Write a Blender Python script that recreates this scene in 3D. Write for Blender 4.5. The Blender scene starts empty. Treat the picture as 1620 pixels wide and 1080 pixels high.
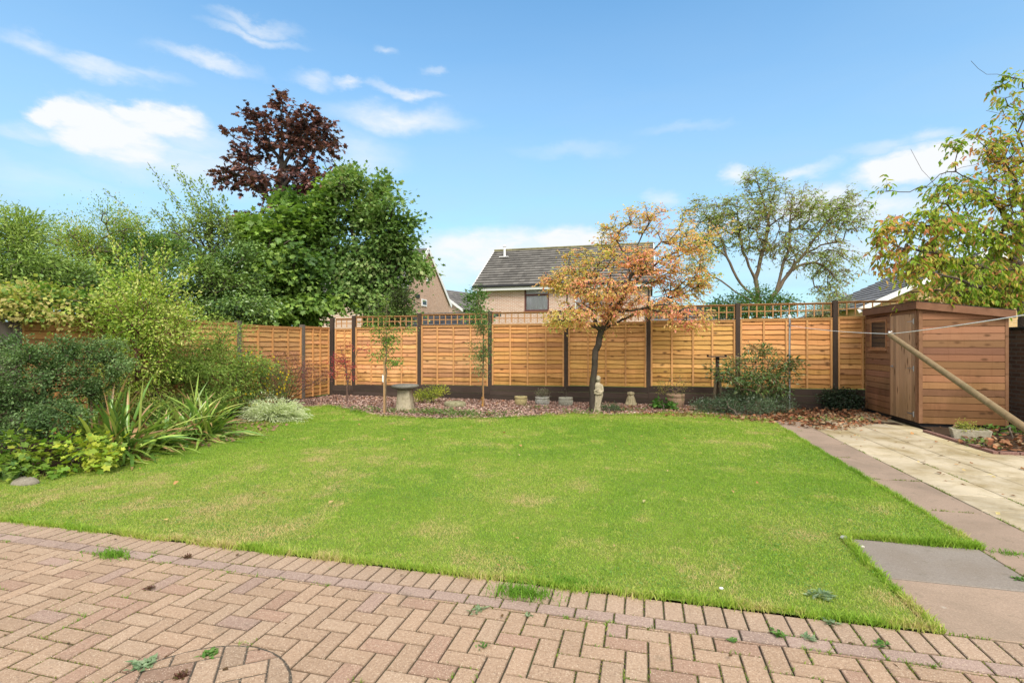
# Suburban back garden: lawn, lap panel fence, shed, autumn trees
import bpy, math, random
import numpy as np
from math import radians, sin, cos, pi
random.seed(7); RNG = np.random.default_rng(11)
scene = bpy.context.scene
COL = scene.collection

# ------------------------------------------------------------------ survey
F, CX, HY, H = 805.0, 810.0, 545.0, 1.4          # focal length (px of a 1620 wide frame), centre, horizon, eye height
TH = radians(14.55); CT, ST = cos(TH), sin(TH)
def P(px, py, Z):                                   # survey point: bearing, elevation and distance -> world
    X = (px - CX) / F * Z
    return np.array([X * CT - Z * ST, X * ST + Z * CT, H + (HY - py) / F * Z])
def G(px, py):                                      # the same for a point on the ground
    p = P(px, py, F * H / (py - HY)); return np.array([p[0], p[1], 0.0])

# ------------------------------------------------------------------ mesh builder
class MB:
    def __init__(s): s.v = []; s.f = []; s.c = []; s.n = 0
    def add(s, v, faces, col=(.5, .5, .5)):
        v = np.asarray(v, float).reshape(-1, 3)
        faces = np.asarray(faces, np.int64)
        if faces.ndim == 1: faces = faces[None]
        s.v.append(v); s.f.append(faces + s.n); s.n += len(v)
        c = np.asarray(col, float)
        if c.ndim == 1: c = np.tile(c, (len(faces), 1))
        s.c.append(c); return s
    def merge(s, o, M=None, t=(0, 0, 0)):
        off = s.n
        for v in o.v:
            v = v if M is None else v @ np.asarray(M).T
            s.v.append(v + np.asarray(t))
        for f in o.f: s.f.append(f + off)
        s.c += o.c; s.n += o.n; return s
    def box(s, x0, x1, y0, y1, z0, z1, col=(.5, .5, .5)):
        v = [(x, y, z) for z in (z0, z1) for y in (y0, y1) for x in (x0, x1)]
        return s.add(v, [(0, 2, 3, 1), (4, 5, 7, 6), (0, 1, 5, 4), (2, 6, 7, 3), (0, 4, 6, 2), (1, 3, 7, 5)], col)
    def beam(s, a, b, w, d=None, col=(.5, .5, .5), up=(0, 0, 1)):   # rectangular bar from a to b
        a = np.array(a, float); b = np.array(b, float); d = d or w
        t = b - a; t /= np.linalg.norm(t); u = np.array(up, float)
        if abs(t @ u) > .95: u = np.array([0, 1., 0])
        q = np.cross(t, u); q /= np.linalg.norm(q); r = np.cross(q, t)
        v = [p + q * w / 2 * i + r * d / 2 * j for p in (a, b) for i, j in ((-1, -1), (1, -1), (1, 1), (-1, 1))]
        return s.add(v, [(0, 3, 2, 1), (4, 5, 6, 7), (0, 1, 5, 4), (1, 2, 6, 5), (2, 3, 7, 6), (3, 0, 4, 7)], col)
    def tube(s, pts, rad, n=8, col=(.5, .5, .5), cap=True):
        pts = np.asarray(pts, float); rad = np.broadcast_to(rad, len(pts)).astype(float)
        T = np.gradient(pts, axis=0); T /= np.linalg.norm(T, axis=1)[:, None] + 1e-9
        u = np.array([0, 0, 1.]) if abs(T[0, 2]) < .9 else np.array([1., 0, 0])
        vs = []
        for p, t, r in zip(pts, T, rad):
            a = np.cross(t, u); a /= np.linalg.norm(a) + 1e-9; b = np.cross(a, t); u = b
            an = np.arange(n) * 2 * pi / n
            vs.append(p + r * (np.cos(an)[:, None] * a + np.sin(an)[:, None] * b))
        v = np.concatenate(vs); fs = []
        for i in range(len(pts) - 1):
            for k in range(n):
                fs.append((i * n + k, (i + 1) * n + k, (i + 1) * n + (k + 1) % n, i * n + (k + 1) % n))
        s.add(v, fs, col)
        if cap:
            m = len(pts) - 1
            for i, c in ((0, pts[0]), (m, pts[-1])):
                ring = v[i * n:(i + 1) * n]
                s.add(np.vstack([ring, c]), [(k, (k + 1) % n, n) if i else ((k + 1) % n, k, n) for k in range(n)], col)
        return s
    def lathe(s, prof, n=24, col=(.5, .5, .5), c=(0, 0, 0), wob=0, seed=0, sx=1, sy=1):
        rg = np.random.default_rng(seed); an = np.arange(n) * 2 * pi / n
        ph = rg.uniform(0, 6, 4)
        vs = []
        for r, z in prof:
            rr = r * (1 + wob * (np.sin(2 * an + ph[0]) + .7 * np.sin(3 * an + ph[1] + z * 9) + .5 * np.sin(5 * an + ph[2] + z * 17)))
            vs.append(np.stack([rr * np.cos(an) * sx, rr * np.sin(an) * sy, np.full(n, z)], 1))
        v = np.concatenate(vs) + np.asarray(c); fs = []
        for i in range(len(prof) - 1):
            for k in range(n): fs.append((i * n + k, i * n + (k + 1) % n, (i + 1) * n + (k + 1) % n, (i + 1) * n + k))
        return s.add(v, fs, col)
    def leaves(s, c, d, nr, L, W, col, templ='oval'):
        tv, tf = TEMPL[templ]
        N = len(c)
        d = d / (np.linalg.norm(d, axis=1)[:, None] + 1e-9)
        q = np.cross(nr, d); q /= np.linalg.norm(q, axis=1)[:, None] + 1e-9
        n2 = np.cross(d, q)
        L = np.broadcast_to(L, N)[:, None, None]; W = np.broadcast_to(W, N)[:, None, None]
        v = c[:, None] + tv[None, :, 0:1] * L * d[:, None] + tv[None, :, 1:2] * W * q[:, None] + tv[None, :, 2:3] * L * n2[:, None]
        m = len(tv); f = (np.arange(N) * m)[:, None, None] + tf[None]
        s.add(v.reshape(-1, 3), f.reshape(-1, tf.shape[1]), np.repeat(col, len(tf), axis=0))
        return s
    def build(s, name, mat, parent=None, smooth=False, bevel=0):
        me = bpy.data.meshes.new(name)
        V = np.concatenate(s.v); nl = sum(f.size for f in s.f)
        me.vertices.add(len(V)); me.vertices.foreach_set('co', V.astype(np.float32).ravel())
        nf = sum(len(f) for f in s.f)
        me.loops.add(nl); me.polygons.add(nf)
        me.loops.foreach_set('vertex_index', np.concatenate([f.ravel() for f in s.f]).astype(np.int32))
        tot = np.concatenate([np.full(len(f), f.shape[1], np.int32) for f in s.f])
        st = np.concatenate([[0], np.cumsum(tot)[:-1]]).astype(np.int32)
        me.polygons.foreach_set('loop_start', st)
        try: me.polygons.foreach_set('loop_total', tot)
        except Exception: pass
        a = me.attributes.new('Col', 'FLOAT_COLOR', 'FACE')
        C = np.concatenate(s.c); C = np.hstack([C, np.ones((len(C), 1))]).astype(np.float32)
        a.data.foreach_set('color', C.ravel())
        me.polygons.foreach_set('use_smooth', np.full(nf, bool(smooth)))
        me.update(calc_edges=True); me.validate()
        me.materials.append(mat)
        o = bpy.data.objects.new(name, me); COL.objects.link(o)
        if parent is not None: o.parent = parent
        if bevel:
            b = o.modifiers.new('bevel', 'BEVEL'); b.width = bevel; b.segments = 2; b.limit_method = 'ANGLE'
        return o

TEMPL = {
    'oval': (np.array([(0, 0, 0), (.42, .5, .07), (1, 0, -.08), (.42, -.5, .07)]), np.array([(0, 2, 1), (0, 3, 2)])),
    'lance': (np.array([(0, 0, 0), (.3, .5, .05), (.7, .3, 0), (1, 0, -.12), (.7, -.3, 0), (.3, -.5, .05)]),
              np.array([(0, 3, 2), (0, 2, 1), (0, 5, 4), (0, 4, 3)])),
    'lobed': (np.array([(.35, 0, -.03), (0, 0, 0), (.05, .42, .03), (.36, .3, 0), (.62, .52, .05), (.66, .2, 0), (1, 0, -.08),
                        (.66, -.2, 0), (.62, -.52, .05), (.36, -.3, 0), (.05, -.42, .03)]),
              np.array([(0, i + 1, i) for i in range(1, 10)] + [(0, 1, 10)])),
    'chip': (np.array([(0, -.5, 0), (.9, -.4, .03), (1, .45, 0), (.1, .5, .05)]), np.array([(0, 1, 2, 3)])),
}

def props(o, label=None, cat=None, group=None, kind=None):
    for k, v in (('label', label), ('category', cat), ('group', group), ('kind', kind)):
        if v: o[k] = v
    return o
def thing(name, label, cat, loc=(0, 0, 0), rotz=0, group=None):
    o = bpy.data.objects.new(name, None); COL.objects.link(o); o.empty_display_size = .2
    o.location = tuple(loc); o.rotation_euler = (0, 0, rotz)
    return props(o, label, cat, group)

# ------------------------------------------------------------------ value noise for python side variation
_LAT = np.random.default_rng(5).random((64, 64))
def vn(x, y):
    x = np.asarray(x, float); y = np.asarray(y, float)
    xi = np.floor(x).astype(int); yi = np.floor(y).astype(int); fx = x - xi; fy = y - yi
    fx = fx * fx * (3 - 2 * fx); fy = fy * fy * (3 - 2 * fy)
    g = lambda a, b: _LAT[a % 64, b % 64]
    return (g(xi, yi) * (1 - fx) + g(xi + 1, yi) * fx) * (1 - fy) + (g(xi, yi + 1) * (1 - fx) + g(xi + 1, yi + 1) * fx) * fy
def fbm(x, y, o=3):
    s = 0; a = .5; t = 0
    for i in range(o): s = s + a * vn(x * 2 ** i + 7 * i, y * 2 ** i + 3 * i); t += a; a *= .5
    return s / t
def ramp(pal, t):
    pal = np.asarray(pal, float); t = np.clip(t, 0, .9999) * (len(pal) - 1); i = t.astype(int); f = (t - i)[:, None]
    return pal[i] * (1 - f) + pal[i + 1] * f
def inside(poly, x, y):
    r = np.zeros(x.shape, bool); n = len(poly)
    for i in range(n):
        x0, y0 = poly[i][:2]; x1, y1 = poly[(i + 1) % n][:2]
        c = ((y0 > y) != (y1 > y)) & (x < (x1 - x0) * (y - y0) / (y1 - y0 + 1e-12) + x0)
        r ^= c
    return r
def polypts(poly, n, rg):
    a = np.array([p[:2] for p in poly]); lo, hi = a.min(0), a.max(0); out = []; k = 0
    while k < n:
        q = rg.uniform(lo, hi, (n * 2, 2)); q = q[inside(poly, q[:, 0], q[:, 1])]; out.append(q); k += len(q)
    return np.concatenate(out)[:n]

# ------------------------------------------------------------------ materials
class NT:
    def __init__(s, name):
        s.m = bpy.data.materials.new(name); s.m.use_nodes = True; s.t = s.m.node_tree; s.t.nodes.clear()
        s.out = s.t.nodes.new('ShaderNodeOutputMaterial')
    def n(s, typ, **kw):
        x = s.t.nodes.new('ShaderNode' + typ)
        for k, v in kw.items():
            if k.startswith('i_'):
                k2 = k[2:]; k2 = int(k2) if k2.isdigit() else k2.replace('_', ' ')
                s.put(x.inputs[k2], v)
            else: setattr(x, k, v)
        return x
    def put(s, sock, v):
        if isinstance(v, bpy.types.NodeSocket): s.t.links.new(v, sock)
        elif isinstance(v, bpy.types.Node): s.t.links.new(v.outputs[0], sock)
        elif isinstance(v, (tuple, list)) and len(v) == 3 and sock.type == 'RGBA': sock.default_value = (*v, 1)
        else: sock.default_value = v
    def math(s, op, a, b=0.0, c=None, clamp=False):
        x = s.n('Math', operation=op, use_clamp=clamp); s.put(x.inputs[0], a); s.put(x.inputs[1], b)
        if c is not None: s.put(x.inputs[2], c)
        return x.outputs[0]
    def mix(s, f, a, b, mode='MIX'):
        x = s.n('MixRGB', blend_type=mode); s.put(x.inputs[0], f); s.put(x.inputs[1], a); s.put(x.inputs[2], b); return x.outputs[0]
    def noise(s, vec, scale, det=4, rough=.55, dist=0):
        x = s.n('TexNoise'); s.put(x.inputs['Vector'], vec); x.inputs['Scale'].default_value = scale
        x.inputs['Detail'].default_value = det; x.inputs['Roughness'].default_value = rough; x.inputs['Distortion'].default_value = dist
        return x.outputs['Fac']
    def map(s, v, a, b, c=0., d=1.):
        x = s.n('MapRange'); s.put(x.inputs[0], v); x.inputs[1].default_value = a; x.inputs[2].default_value = b
        x.inputs[3].default_value = c; x.inputs[4].default_value = d; return x.outputs[0]
    def scl(s, vec, sc):
        x = s.n('VectorMath', operation='MULTIPLY'); s.put(x.inputs[0], vec); x.inputs[1].default_value = sc; return x.outputs[0]
    def col(s): return s.n('Attribute', attribute_name='Col').outputs['Color']
    def obj(s): return s.n('TexCoord').outputs['Object']
    def pos(s): return s.n('NewGeometry').outputs['Position']
    def bump(s, h, dist=.01, st=.6):
        x = s.n('Bump'); s.put(x.inputs['Height'], h); x.inputs['Distance'].default_value = dist; x.inputs['Strength'].default_value = st; return x.outputs[0]
    def done(s, base, rough=.8, normal=None, spec=.3, metal=0):
        p = s.n('BsdfPrincipled'); s.put(p.inputs['Base Color'], base); s.put(p.inputs['Roughness'], rough)
        p.inputs['Specular IOR Level'].default_value = spec; p.inputs['Metallic'].default_value = metal
        if normal is not None: s.put(p.inputs['Normal'], normal)
        s.t.links.new(p.outputs[0], s.out.inputs[0]); return s.m

def m_leaf(name, trans=.35, rough=.5, spec=.35):
    s = NT(name); c = s.col()
    p = s.n('BsdfPrincipled'); s.put(p.inputs['Base Color'], c); p.inputs['Roughness'].default_value = rough
    p.inputs['Specular IOR Level'].default_value = spec
    t = s.n('BsdfTranslucent'); s.put(t.inputs[0], s.mix(1.0, c, (1.15, 1.2, .65), 'MULTIPLY'))
    mx = s.n('MixShader'); mx.inputs[0].default_value = trans
    s.t.links.new(p.outputs[0], mx.inputs[1]); s.t.links.new(t.outputs[0], mx.inputs[2]); s.t.links.new(mx.outputs[0], s.out.inputs[0])
    return s.m
def m_wood(name, sc=(2.2, 30, 30), knots=True, rough=.75, dark=.55, moss=0., algae=0., knotcol=(.09, .04, .015), stain=None, vert=False):
    s = NT(name); c = s.col(); o = s.obj()
    off = s.n('VectorMath', operation='MULTIPLY'); s.put(off.inputs[0], c); off.inputs[1].default_value = (37, 53, 71)
    v0 = s.n('VectorMath', operation='ADD'); s.put(v0.inputs[0], o); s.put(v0.inputs[1], off.outputs[0])
    g = s.noise(s.scl(v0.outputs[0], sc), 1.6, 6, .65, .6)
    b = s.mix(s.map(g, .35, .7, 1 - dark, 0), c, s.mix(1.0, c, (.5, .42, .34), 'MULTIPLY'))
    big = s.noise(o, 1.1, 4)
    b = s.mix(s.map(big, .35, .75, 0, .35), b, s.mix(1.0, b, (1.25, 1.12, .95), 'MULTIPLY'))
    if knots:
        x = s.n('TexVoronoi'); s.put(x.inputs['Vector'], s.scl(v0.outputs[0], (3.2, 7, 7) if not vert else (7, 7, 2.2))); x.inputs['Scale'].default_value = 1.0
        b = s.mix(s.map(x.outputs['Distance'], .08, .21, .85, 0), b, knotcol)
    if stain:
        st = s.noise(o, 2.3, 5, .6); b = s.mix(s.map(st, .56, .72, 0, .75), b, stain)
    if algae:
        sp = s.n('SeparateXYZ'); s.put(sp.inputs[0], s.pos()); an = s.noise(s.scl(s.pos(), (1.3, 1.3, .35)), 2.0, 6, .65)
        k = s.math('ADD', s.map(sp.outputs[2], .3, 1.0, .42, 0), an); b = s.mix(s.map(k, .58, .92, 0, algae), b, s.mix(1.0, b, (.52, .52, .38), 'MULTIPLY'))
        an = s.noise(s.scl(s.pos(), (9, 9, .8)), 2.0, 5, .6); b = s.mix(s.map(an, .58, .72, 0, algae * .6), b, s.mix(1.0, b, (.62, .5, .4), 'MULTIPLY'))
    if moss:
        st = s.noise(o, 5, 5, .6); b = s.mix(s.map(st, .5, .7, 0, moss), b, (.06, .075, .025))
    return s.done(b, rough, s.bump(g, .004, .5), .25)
def m_plain(name, col, rough=.7, var=.25, scale=6, metal=0, spec=.3, bump=.002, attr=False):
    s = NT(name); c = s.col() if attr else None
    n = s.noise(s.obj(), scale, 5, .6)
    base = c if attr else tuple(col)
    b = s.mix(s.map(n, .3, .75, var, 0), base, s.mix(1.0, base, (.55, .53, .5), 'MULTIPLY'))
    return s.done(b, rough, s.bump(n, bump, .6) if bump else None, spec, metal)
def m_stone(name, moss=.5, lich=.4, const=None):
    s = NT(name); c = const or s.col(); o = s.pos()
    n = s.noise(o, 14, 7, .7); b = s.mix(s.map(n, .3, .7, .55, 0), c, s.mix(1.0, c, (.42, .42, .4), 'MULTIPLY'))
    b = s.mix(s.map(s.noise(o, 9, 5, .7), .52, .64, 0, moss), b, (.10, .095, .03))
    b = s.mix(s.map(s.noise(o, 31, 4, .7), .58, .66, 0, lich), b, (.46, .46, .38))
    return s.done(b, .95, s.bump(s.noise(o, 40, 6, .7), .012, .8), .15)
def m_brick(name, axis, c1, c2, mortar, mort=.012):
    s = NT(name); sp = s.n('SeparateXYZ'); s.put(sp.inputs[0], s.obj())
    cb = s.n('CombineXYZ'); s.put(cb.inputs[0], sp.outputs[axis]); s.put(cb.inputs[1], sp.outputs[2])
    b = s.n('TexBrick'); s.put(b.inputs['Vector'], cb.outputs[0]); b.inputs['Scale'].default_value = 1
    s.put(b.inputs['Color1'], c1); s.put(b.inputs['Color2'], c2); s.put(b.inputs['Mortar'], mortar)
    b.inputs['Mortar Size'].default_value = mort; b.inputs['Brick Width'].default_value = .225; b.inputs['Row Height'].default_value = .075
    b.inputs['Mortar Smooth'].default_value = .2; b.inputs['Bias'].default_value = -.1
    n = s.noise(s.obj(), 3, 6, .65); bb = s.mix(s.map(n, .35, .7, .35, 0), b.outputs[0], s.mix(1.0, b.outputs[0], (.7, .66, .62), 'MULTIPLY'))
    return s.done(bb, .9, s.bump(s.math('SUBTRACT', 1.0, b.outputs['Fac']), .008, .7), .15)
def m_paver(name, speck=True, sc=260):
    s = NT(name); c = s.col(); o = s.pos()
    b = c
    w = s.noise(o, 2.1, 5, .6); b = s.mix(s.map(w, .4, .75, 0, .4), b, s.mix(1.0, b, (.66, .66, .64), 'MULTIPLY'))
    f = s.noise(o, 75, 4, .8); b = s.mix(s.map(f, .4, .62, .55, 0), b, s.mix(1.0, b, (.55, .47, .4), 'MULTIPLY'))
    if speck:
        v = s.n('TexVoronoi'); s.put(v.inputs['Vector'], o); v.inputs['Scale'].default_value = 150
        sv = s.n('SeparateColor'); s.put(sv.inputs[0], v.outputs['Color'])
        k = s.math('MULTIPLY', s.map(v.outputs['Distance'], .28, .42, 1, 0), s.math('GREATER_THAN', sv.outputs[0], .70))
        b = s.mix(s.math('MULTIPLY', k, .55), b, s.mix(sv.outputs[1], (.66, .55, .42), (.52, .38, .26)))
        k = s.math('MULTIPLY', s.map(v.outputs['Distance'], .3, .45, 1, 0), s.math('LESS_THAN', sv.outputs[0], .16))
        b = s.mix(s.math('MULTIPLY', k, .6), b, (.13, .09, .07))
    st = s.noise(o, 3.3, 6, .7); b = s.mix(s.map(st, .60, .72, 0, .38), b, (.10, .09, .06))
    return s.done(b, .9, s.bump(f, .003, .6), .25)
def m_slab(name, grime=.5, speck=.3, gr=(.16, .12, .05)):
    s = NT(name); c = s.col(); o = s.pos(); b = c
    f = s.noise(o, 110, 4, .8); b = s.mix(s.map(f, .35, .65, speck, 0), b, s.mix(1.0, b, (.55, .5, .45), 'MULTIPLY'))
    b = s.mix(s.map(f, .58, .7, 0, speck), b, s.mix(1.0, b, (1.35, 1.3, 1.25), 'MULTIPLY'))
    m = s.noise(o, 1.6, 6, .68, .4); b = s.mix(s.map(m, .42, .68, 0, grime), b, gr)
    m = s.noise(o, 9, 5, .7); b = s.mix(s.map(m, .58, .70, 0, .45), b, (.09, .08, .05))
    v = s.n('TexVoronoi'); s.put(v.inputs['Vector'], o); v.inputs['Scale'].default_value = 120; b = s.mix(s.map(v.outputs['Distance'], .15, .3, .35, 0), b, s.mix(1.0, b, (1.5, 1.45, 1.4), 'MULTIPLY'))
    v = s.n('TexVoronoi'); s.put(v.inputs['Vector'], o); v.inputs['Scale'].default_value = 7; sv = s.n('SeparateColor'); s.put(sv.inputs[0], v.outputs['Color'])
    k = s.math('MULTIPLY', s.map(s.math('ADD', v.outputs['Distance'], s.math('MULTIPLY', m, .3)), .2, .26, 1, 0), s.math('GREATER_THAN', sv.outputs[0], .6)); b = s.mix(s.math('MULTIPLY', k, .4), b, (.4, .38, .32))
    return s.done(b, .85, s.bump(f, .002, .5), .25)
def m_glass(name, base=(.02, .025, .03)):
    s = NT(name); return s.done(base, .06, None, .35)

M = {}
M['leaf'] = m_leaf('leaf'); M['leaf_gloss'] = m_leaf('glossy leaf', .18, .32, .5); M['leaf_dry'] = m_leaf('dry leaf', .12, .8, .15)
M['leaf_thin'] = m_leaf('thin autumn leaf', .5, .6, .2); M['grass'] = m_leaf('grass blade', .3, .6, .25)
M['bark'] = m_wood('bark', (14, 14, 5), False, .95, .35, .35)
M['fence'] = m_wood('larch lap board', (1.8, 30, 30), True, .8, .5, algae=.75)
M['batten'] = m_wood('fence batten', (30, 30, 2), False, .8, .5)
M['post'] = m_wood('dark stained post', (30, 30, 2), False, .85, .4)
M['postgrey'] = m_wood('weathered post', (30, 30, 2), False, .85, .4, .3)
M['gravelboard'] = m_wood('dark stained board', (1.6, 30, 30), False, .85, .35)
M['shed'] = m_wood('shiplap board', (2, 34, 34), True, .75, .7, algae=.8)
M['shedv'] = m_wood('upright door board', (34, 34, 1.6), True, .75, .6, vert=True, algae=.6)
M['trim'] = m_wood('shed trim', (5, 5, 5), True, .7, .5)
M['pole'] = m_wood('prop pole wood', (12, 12, 2.5), False, .75, .5, .25)
M['stone'] = m_stone('weathered stone'); M['mossstone'] = m_stone('mossy stone', .9, .3); M['statue'] = m_stone('statue stone', .55, .35, (.42, .36, .25)); M['statue_moss'] = m_stone('mossy statue stone', .6, .3, (.40, .34, .21))
M['metal'] = m_plain('galvanised steel', (.42, .44, .46), .42, .3, 12, .8, .5, .001)
M['white'] = m_plain('white paint', (.74, .74, .72), .45, .12, 5, 0, .4, 0)
M['dark'] = m_plain('black plastic', (.02, .02, .022), .5, .2, 5)
M['maroon'] = m_plain('brown window frame', (.10, .035, .03), .4, .1, 5)
M['felt'] = m_plain('roofing felt', (.035, .035, .035), .95, .4, 30, bump=.004)
M['brown'] = m_plain('brown wood', (.1, .06, .035), .8, .4, 20, attr=False)
M['cord'] = m_plain('white cord', (.8, .8, .8), .5, .1, 5, bump=0)
M['paver'] = m_paver('block paver'); M['slab'] = m_slab('brown slab', .5, .6, (.15, .115, .08)); M['cream'] = m_slab('cream slab', .85, .2, (.20, .145, .055))
M['soil'] = m_plain('soil', (.06, .04, .027), 1, .6, 30, bump=.02, spec=.03); M['chip'] = m_plain('stone chips', (.3, .2, .15), .9, .2, 60, attr=True, bump=.002)
M['concrete'] = m_stone('concrete', .35, .25)
M['terracotta'] = m_plain('terracotta', (.33, .15, .08), .85, .5, 12, bump=.003)
M['brickx'] = m_brick('buff brick wall', 0, (.41, .225, .155), (.51, .315, .225), (.62, .55, .47), .015)
M['bricky'] = m_brick('buff brick gable', 1, (.40, .21, .125), (.50, .29, .18), (.58, .48, .40), .015)
M['bricko'] = m_brick('sandy brick', 0, (.52, .33, .14), (.62, .41, .19), (.55, .43, .28))
M['brickold'] = m_brick('old garden wall brick', 1, (.17, .105, .075), (.26, .17, .12), (.24, .21, .18))
M['tile'] = m_plain('concrete roof tile', (.1, .1, .1), .9, .5, 5, attr=True, bump=.01)
M['glass'] = m_glass('window glass')
M['curtain'] = m_plain('net curtain', (.88, .89, .9), .9, .1, 9, bump=0)
SKY_TINT = (.60, .91, .96, 1); VEIL = (1.75, 2.3, 2.75, 1); CLOUD = (3.2, 3.3, 3.4, 1); FILL_CLOUD = (5.6, 5.5, 5.4, 1); SKY_STR = .10; EXPO = 1.58
# ------------------------------------------------------------------ camera, light, sky
cam = bpy.data.cameras.new('camera'); co = bpy.data.objects.new('camera', cam); COL.objects.link(co)
co.location = (0, 0, H); co.rotation_euler = (pi / 2, 0, TH)
cam.sensor_width = 36; cam.lens = F / 1620 * 36; cam.shift_y = 5 / 1620; cam.clip_end = 2000; cam.clip_start = .05
scene.camera = co
SUN_EL, SUN_AZ = radians(48), radians(152)      # compass style azimuth: 0 = +y, clockwise; behind the camera, to the right
sd = np.array([sin(SUN_AZ) * cos(SUN_EL), cos(SUN_AZ) * cos(SUN_EL), sin(SUN_EL)])
sl = bpy.data.lights.new('sun', 'SUN'); so = bpy.data.objects.new('sun', sl); COL.objects.link(so)
sl.energy = 1.5; sl.angle = radians(26); sl.color = (1, .95, .87)
from mathutils import Vector
so.rotation_euler = Vector(tuple(sd)).to_track_quat('Z', 'Y').to_euler()
w = bpy.data.worlds.new('World'); scene.world = w; w.use_nodes = True
nt = w.node_tree; nt.nodes.clear()
def wn(t, **k):
    x = nt.nodes.new('ShaderNode' + t)
    for a, b in k.items(): setattr(x, a, b)
    return x
def wl(a, b): nt.links.new(a, b)
def wm(op, a, b=None, clamp=False):
    x = wn('Math', operation=op, use_clamp=clamp)
    for i, v in enumerate((a, b)):
        if v is None: continue
        if isinstance(v, (int, float)): x.inputs[i].default_value = v
        else: wl(v, x.inputs[i])
    return x.outputs[0]
sky = wn('TexSky', sky_type='NISHITA'); sky.sun_disc = False; sky.sun_elevation = SUN_EL; sky.sun_rotation = SUN_AZ
sky.air_density = 1.0; sky.dust_density = .6; sky.ozone_density = 1.6
tc = wn('TexCoord'); sep = wn('SeparateXYZ'); wl(tc.outputs['Generated'], sep.inputs[0])
az = wm('ARCTAN2', sep.outputs[0], sep.outputs[1]); hyp = wm('SQRT', wm('ADD', wm('MULTIPLY', sep.outputs[0], sep.outputs[0]), wm('MULTIPLY', sep.outputs[1], sep.outputs[1])))
el = wm('ARCTAN2', sep.outputs[2], hyp)
cb = wn('CombineXYZ'); wl(az, cb.inputs[0]); wl(el, cb.inputs[1])
# domain warp so that cloud edges are ragged
def wnoise(vec, sc, det, rough=.6, dist=0, mul=(1, 1, 1)):
    q = wn('VectorMath', operation='MULTIPLY'); wl(vec, q.inputs[0]); q.inputs[1].default_value = mul
    x = wn('TexNoise'); wl(q.outputs[0], x.inputs['Vector']); x.inputs['Scale'].default_value = sc
    x.inputs['Detail'].default_value = det; x.inputs['Roughness'].default_value = rough; x.inputs['Distortion'].default_value = dist
    return x
nz = wnoise(cb.outputs[0], 9, 7, .62, 0, (1, 1.9, 1))
sub = wn('VectorMath', operation='SUBTRACT'); wl(nz.outputs['Color'], sub.inputs[0]); sub.inputs[1].default_value = (.5, .5, .5)
mulv = wn('VectorMath', operation='MULTIPLY'); wl(sub.outputs[0], mulv.inputs[0]); mulv.inputs[1].default_value = (.10, .065, 0)
wp = wn('VectorMath', operation='ADD'); wl(cb.outputs[0], wp.inputs[0]); wl(mulv.outputs[0], wp.inputs[1])
def dir_of(px, py):
    d = P(px, py, 1.0) - np.array([0, 0, H]); return math.atan2(d[0], d[1]), math.atan2(d[2], math.hypot(d[0], d[1]))
CL = [  # bearing px, py, half widths, opacity   (a survey of where the clouds stand in the sky)
 (75, 180, 34, 18, 1.1), (100, 165, 30, 16, 1.15), (130, 178, 50, 24, 1.15), (150, 215, 60, 26, 1.0), (60, 210, 60, 14, .4), (165, 200, 75, 34, 1.15), (225, 180, 34, 16, 1.1), (275, 185, 45, 18, 1.05), (245, 200, 70, 22, 1.0), (180, 225, 70, 24, .95), (285, 225, 95, 34, .5), (300, 262, 150, 40, .55), (220, 250, 90, 22, .6), (60, 285, 150, 26, .25),
 (400, 38, 55, 10, .5), (400, 57, 60, 10, .6), (60, 75, 50, 14, .45), (155, 108, 75, 13, .6), (335, 99, 75, 12, .65), (495, 126, 30, 11, .55), (552, 131, 26, 9, .7),
 (640, 144, 48, 9, .65), (618, 78, 20, 8, .45), (630, 190, 95, 20, .75), (572, 245, 60, 34, .42), (20, 210, 60, 14, .35), (690, 108, 15, 6, .35), (230, 118, 50, 10, .35),
 (800, 398, 130, 30, .95), (900, 378, 60, 20, 1.0), (700, 425, 70, 36, .6), (1050, 315, 26, 14, .5), (1165, 278, 20, 14, .75), (905, 238, 80, 12, .22),
 (1450, 262, 85, 26, 1.15), (1500, 240, 45, 16, 1.0), (1400, 332, 110, 24, .8), (1270, 270, 50, 11, .7), (1290, 320, 70, 26, .9), (1480, 212, 40, 12, .55),
 (1390, 235, 60, 12, .4), (1190, 345, 120, 24, .45), (1350, 400, 200, 40, .45), (1560, 390, 100, 60, .6), (330, 290, 200, 22, .25), (1080, 205, 60, 8, .2)]
acc = None
for px, py, rx, ry, op in CL:
    a0, e0 = dir_of(px, py); a1, _ = dir_of(px + rx, py); _, e1 = dir_of(px, py - ry)
    s1 = wn('VectorMath', operation='SUBTRACT'); wl(wp.outputs[0], s1.inputs[0]); s1.inputs[1].default_value = (a0, e0, 0)
    s2 = wn('VectorMath', operation='MULTIPLY'); wl(s1.outputs[0], s2.inputs[0]); s2.inputs[1].default_value = (1 / abs(a1 - a0), 1 / abs(e1 - e0), 0)
    s3 = wn('VectorMath', operation='LENGTH'); wl(s2.outputs[0], s3.inputs[0])
    mr = wn('MapRange', interpolation_type='SMOOTHSTEP'); wl(s3.outputs['Value'], mr.inputs[0]); mr.inputs[1].default_value = 1.6; mr.inputs[2].default_value = .0 if op < .9 else .55
    mr.inputs[3].default_value = 0; mr.inputs[4].default_value = op
    acc = mr.outputs[0] if acc is None else wm('MAXIMUM', acc, mr.outputs[0])
fine = wnoise(cb.outputs[0], 16, 8, .65, .4, (1, 3, 1)).outputs['Fac']
fr = wn('MapRange'); wl(fine, fr.inputs[0]); fr.inputs[1].default_value = .3; fr.inputs[2].default_value = .62; fr.inputs[3].default_value = .72; fr.inputs[4].default_value = 1.15
acc = wm('MULTIPLY', acc, fr.outputs[0], True)
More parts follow.
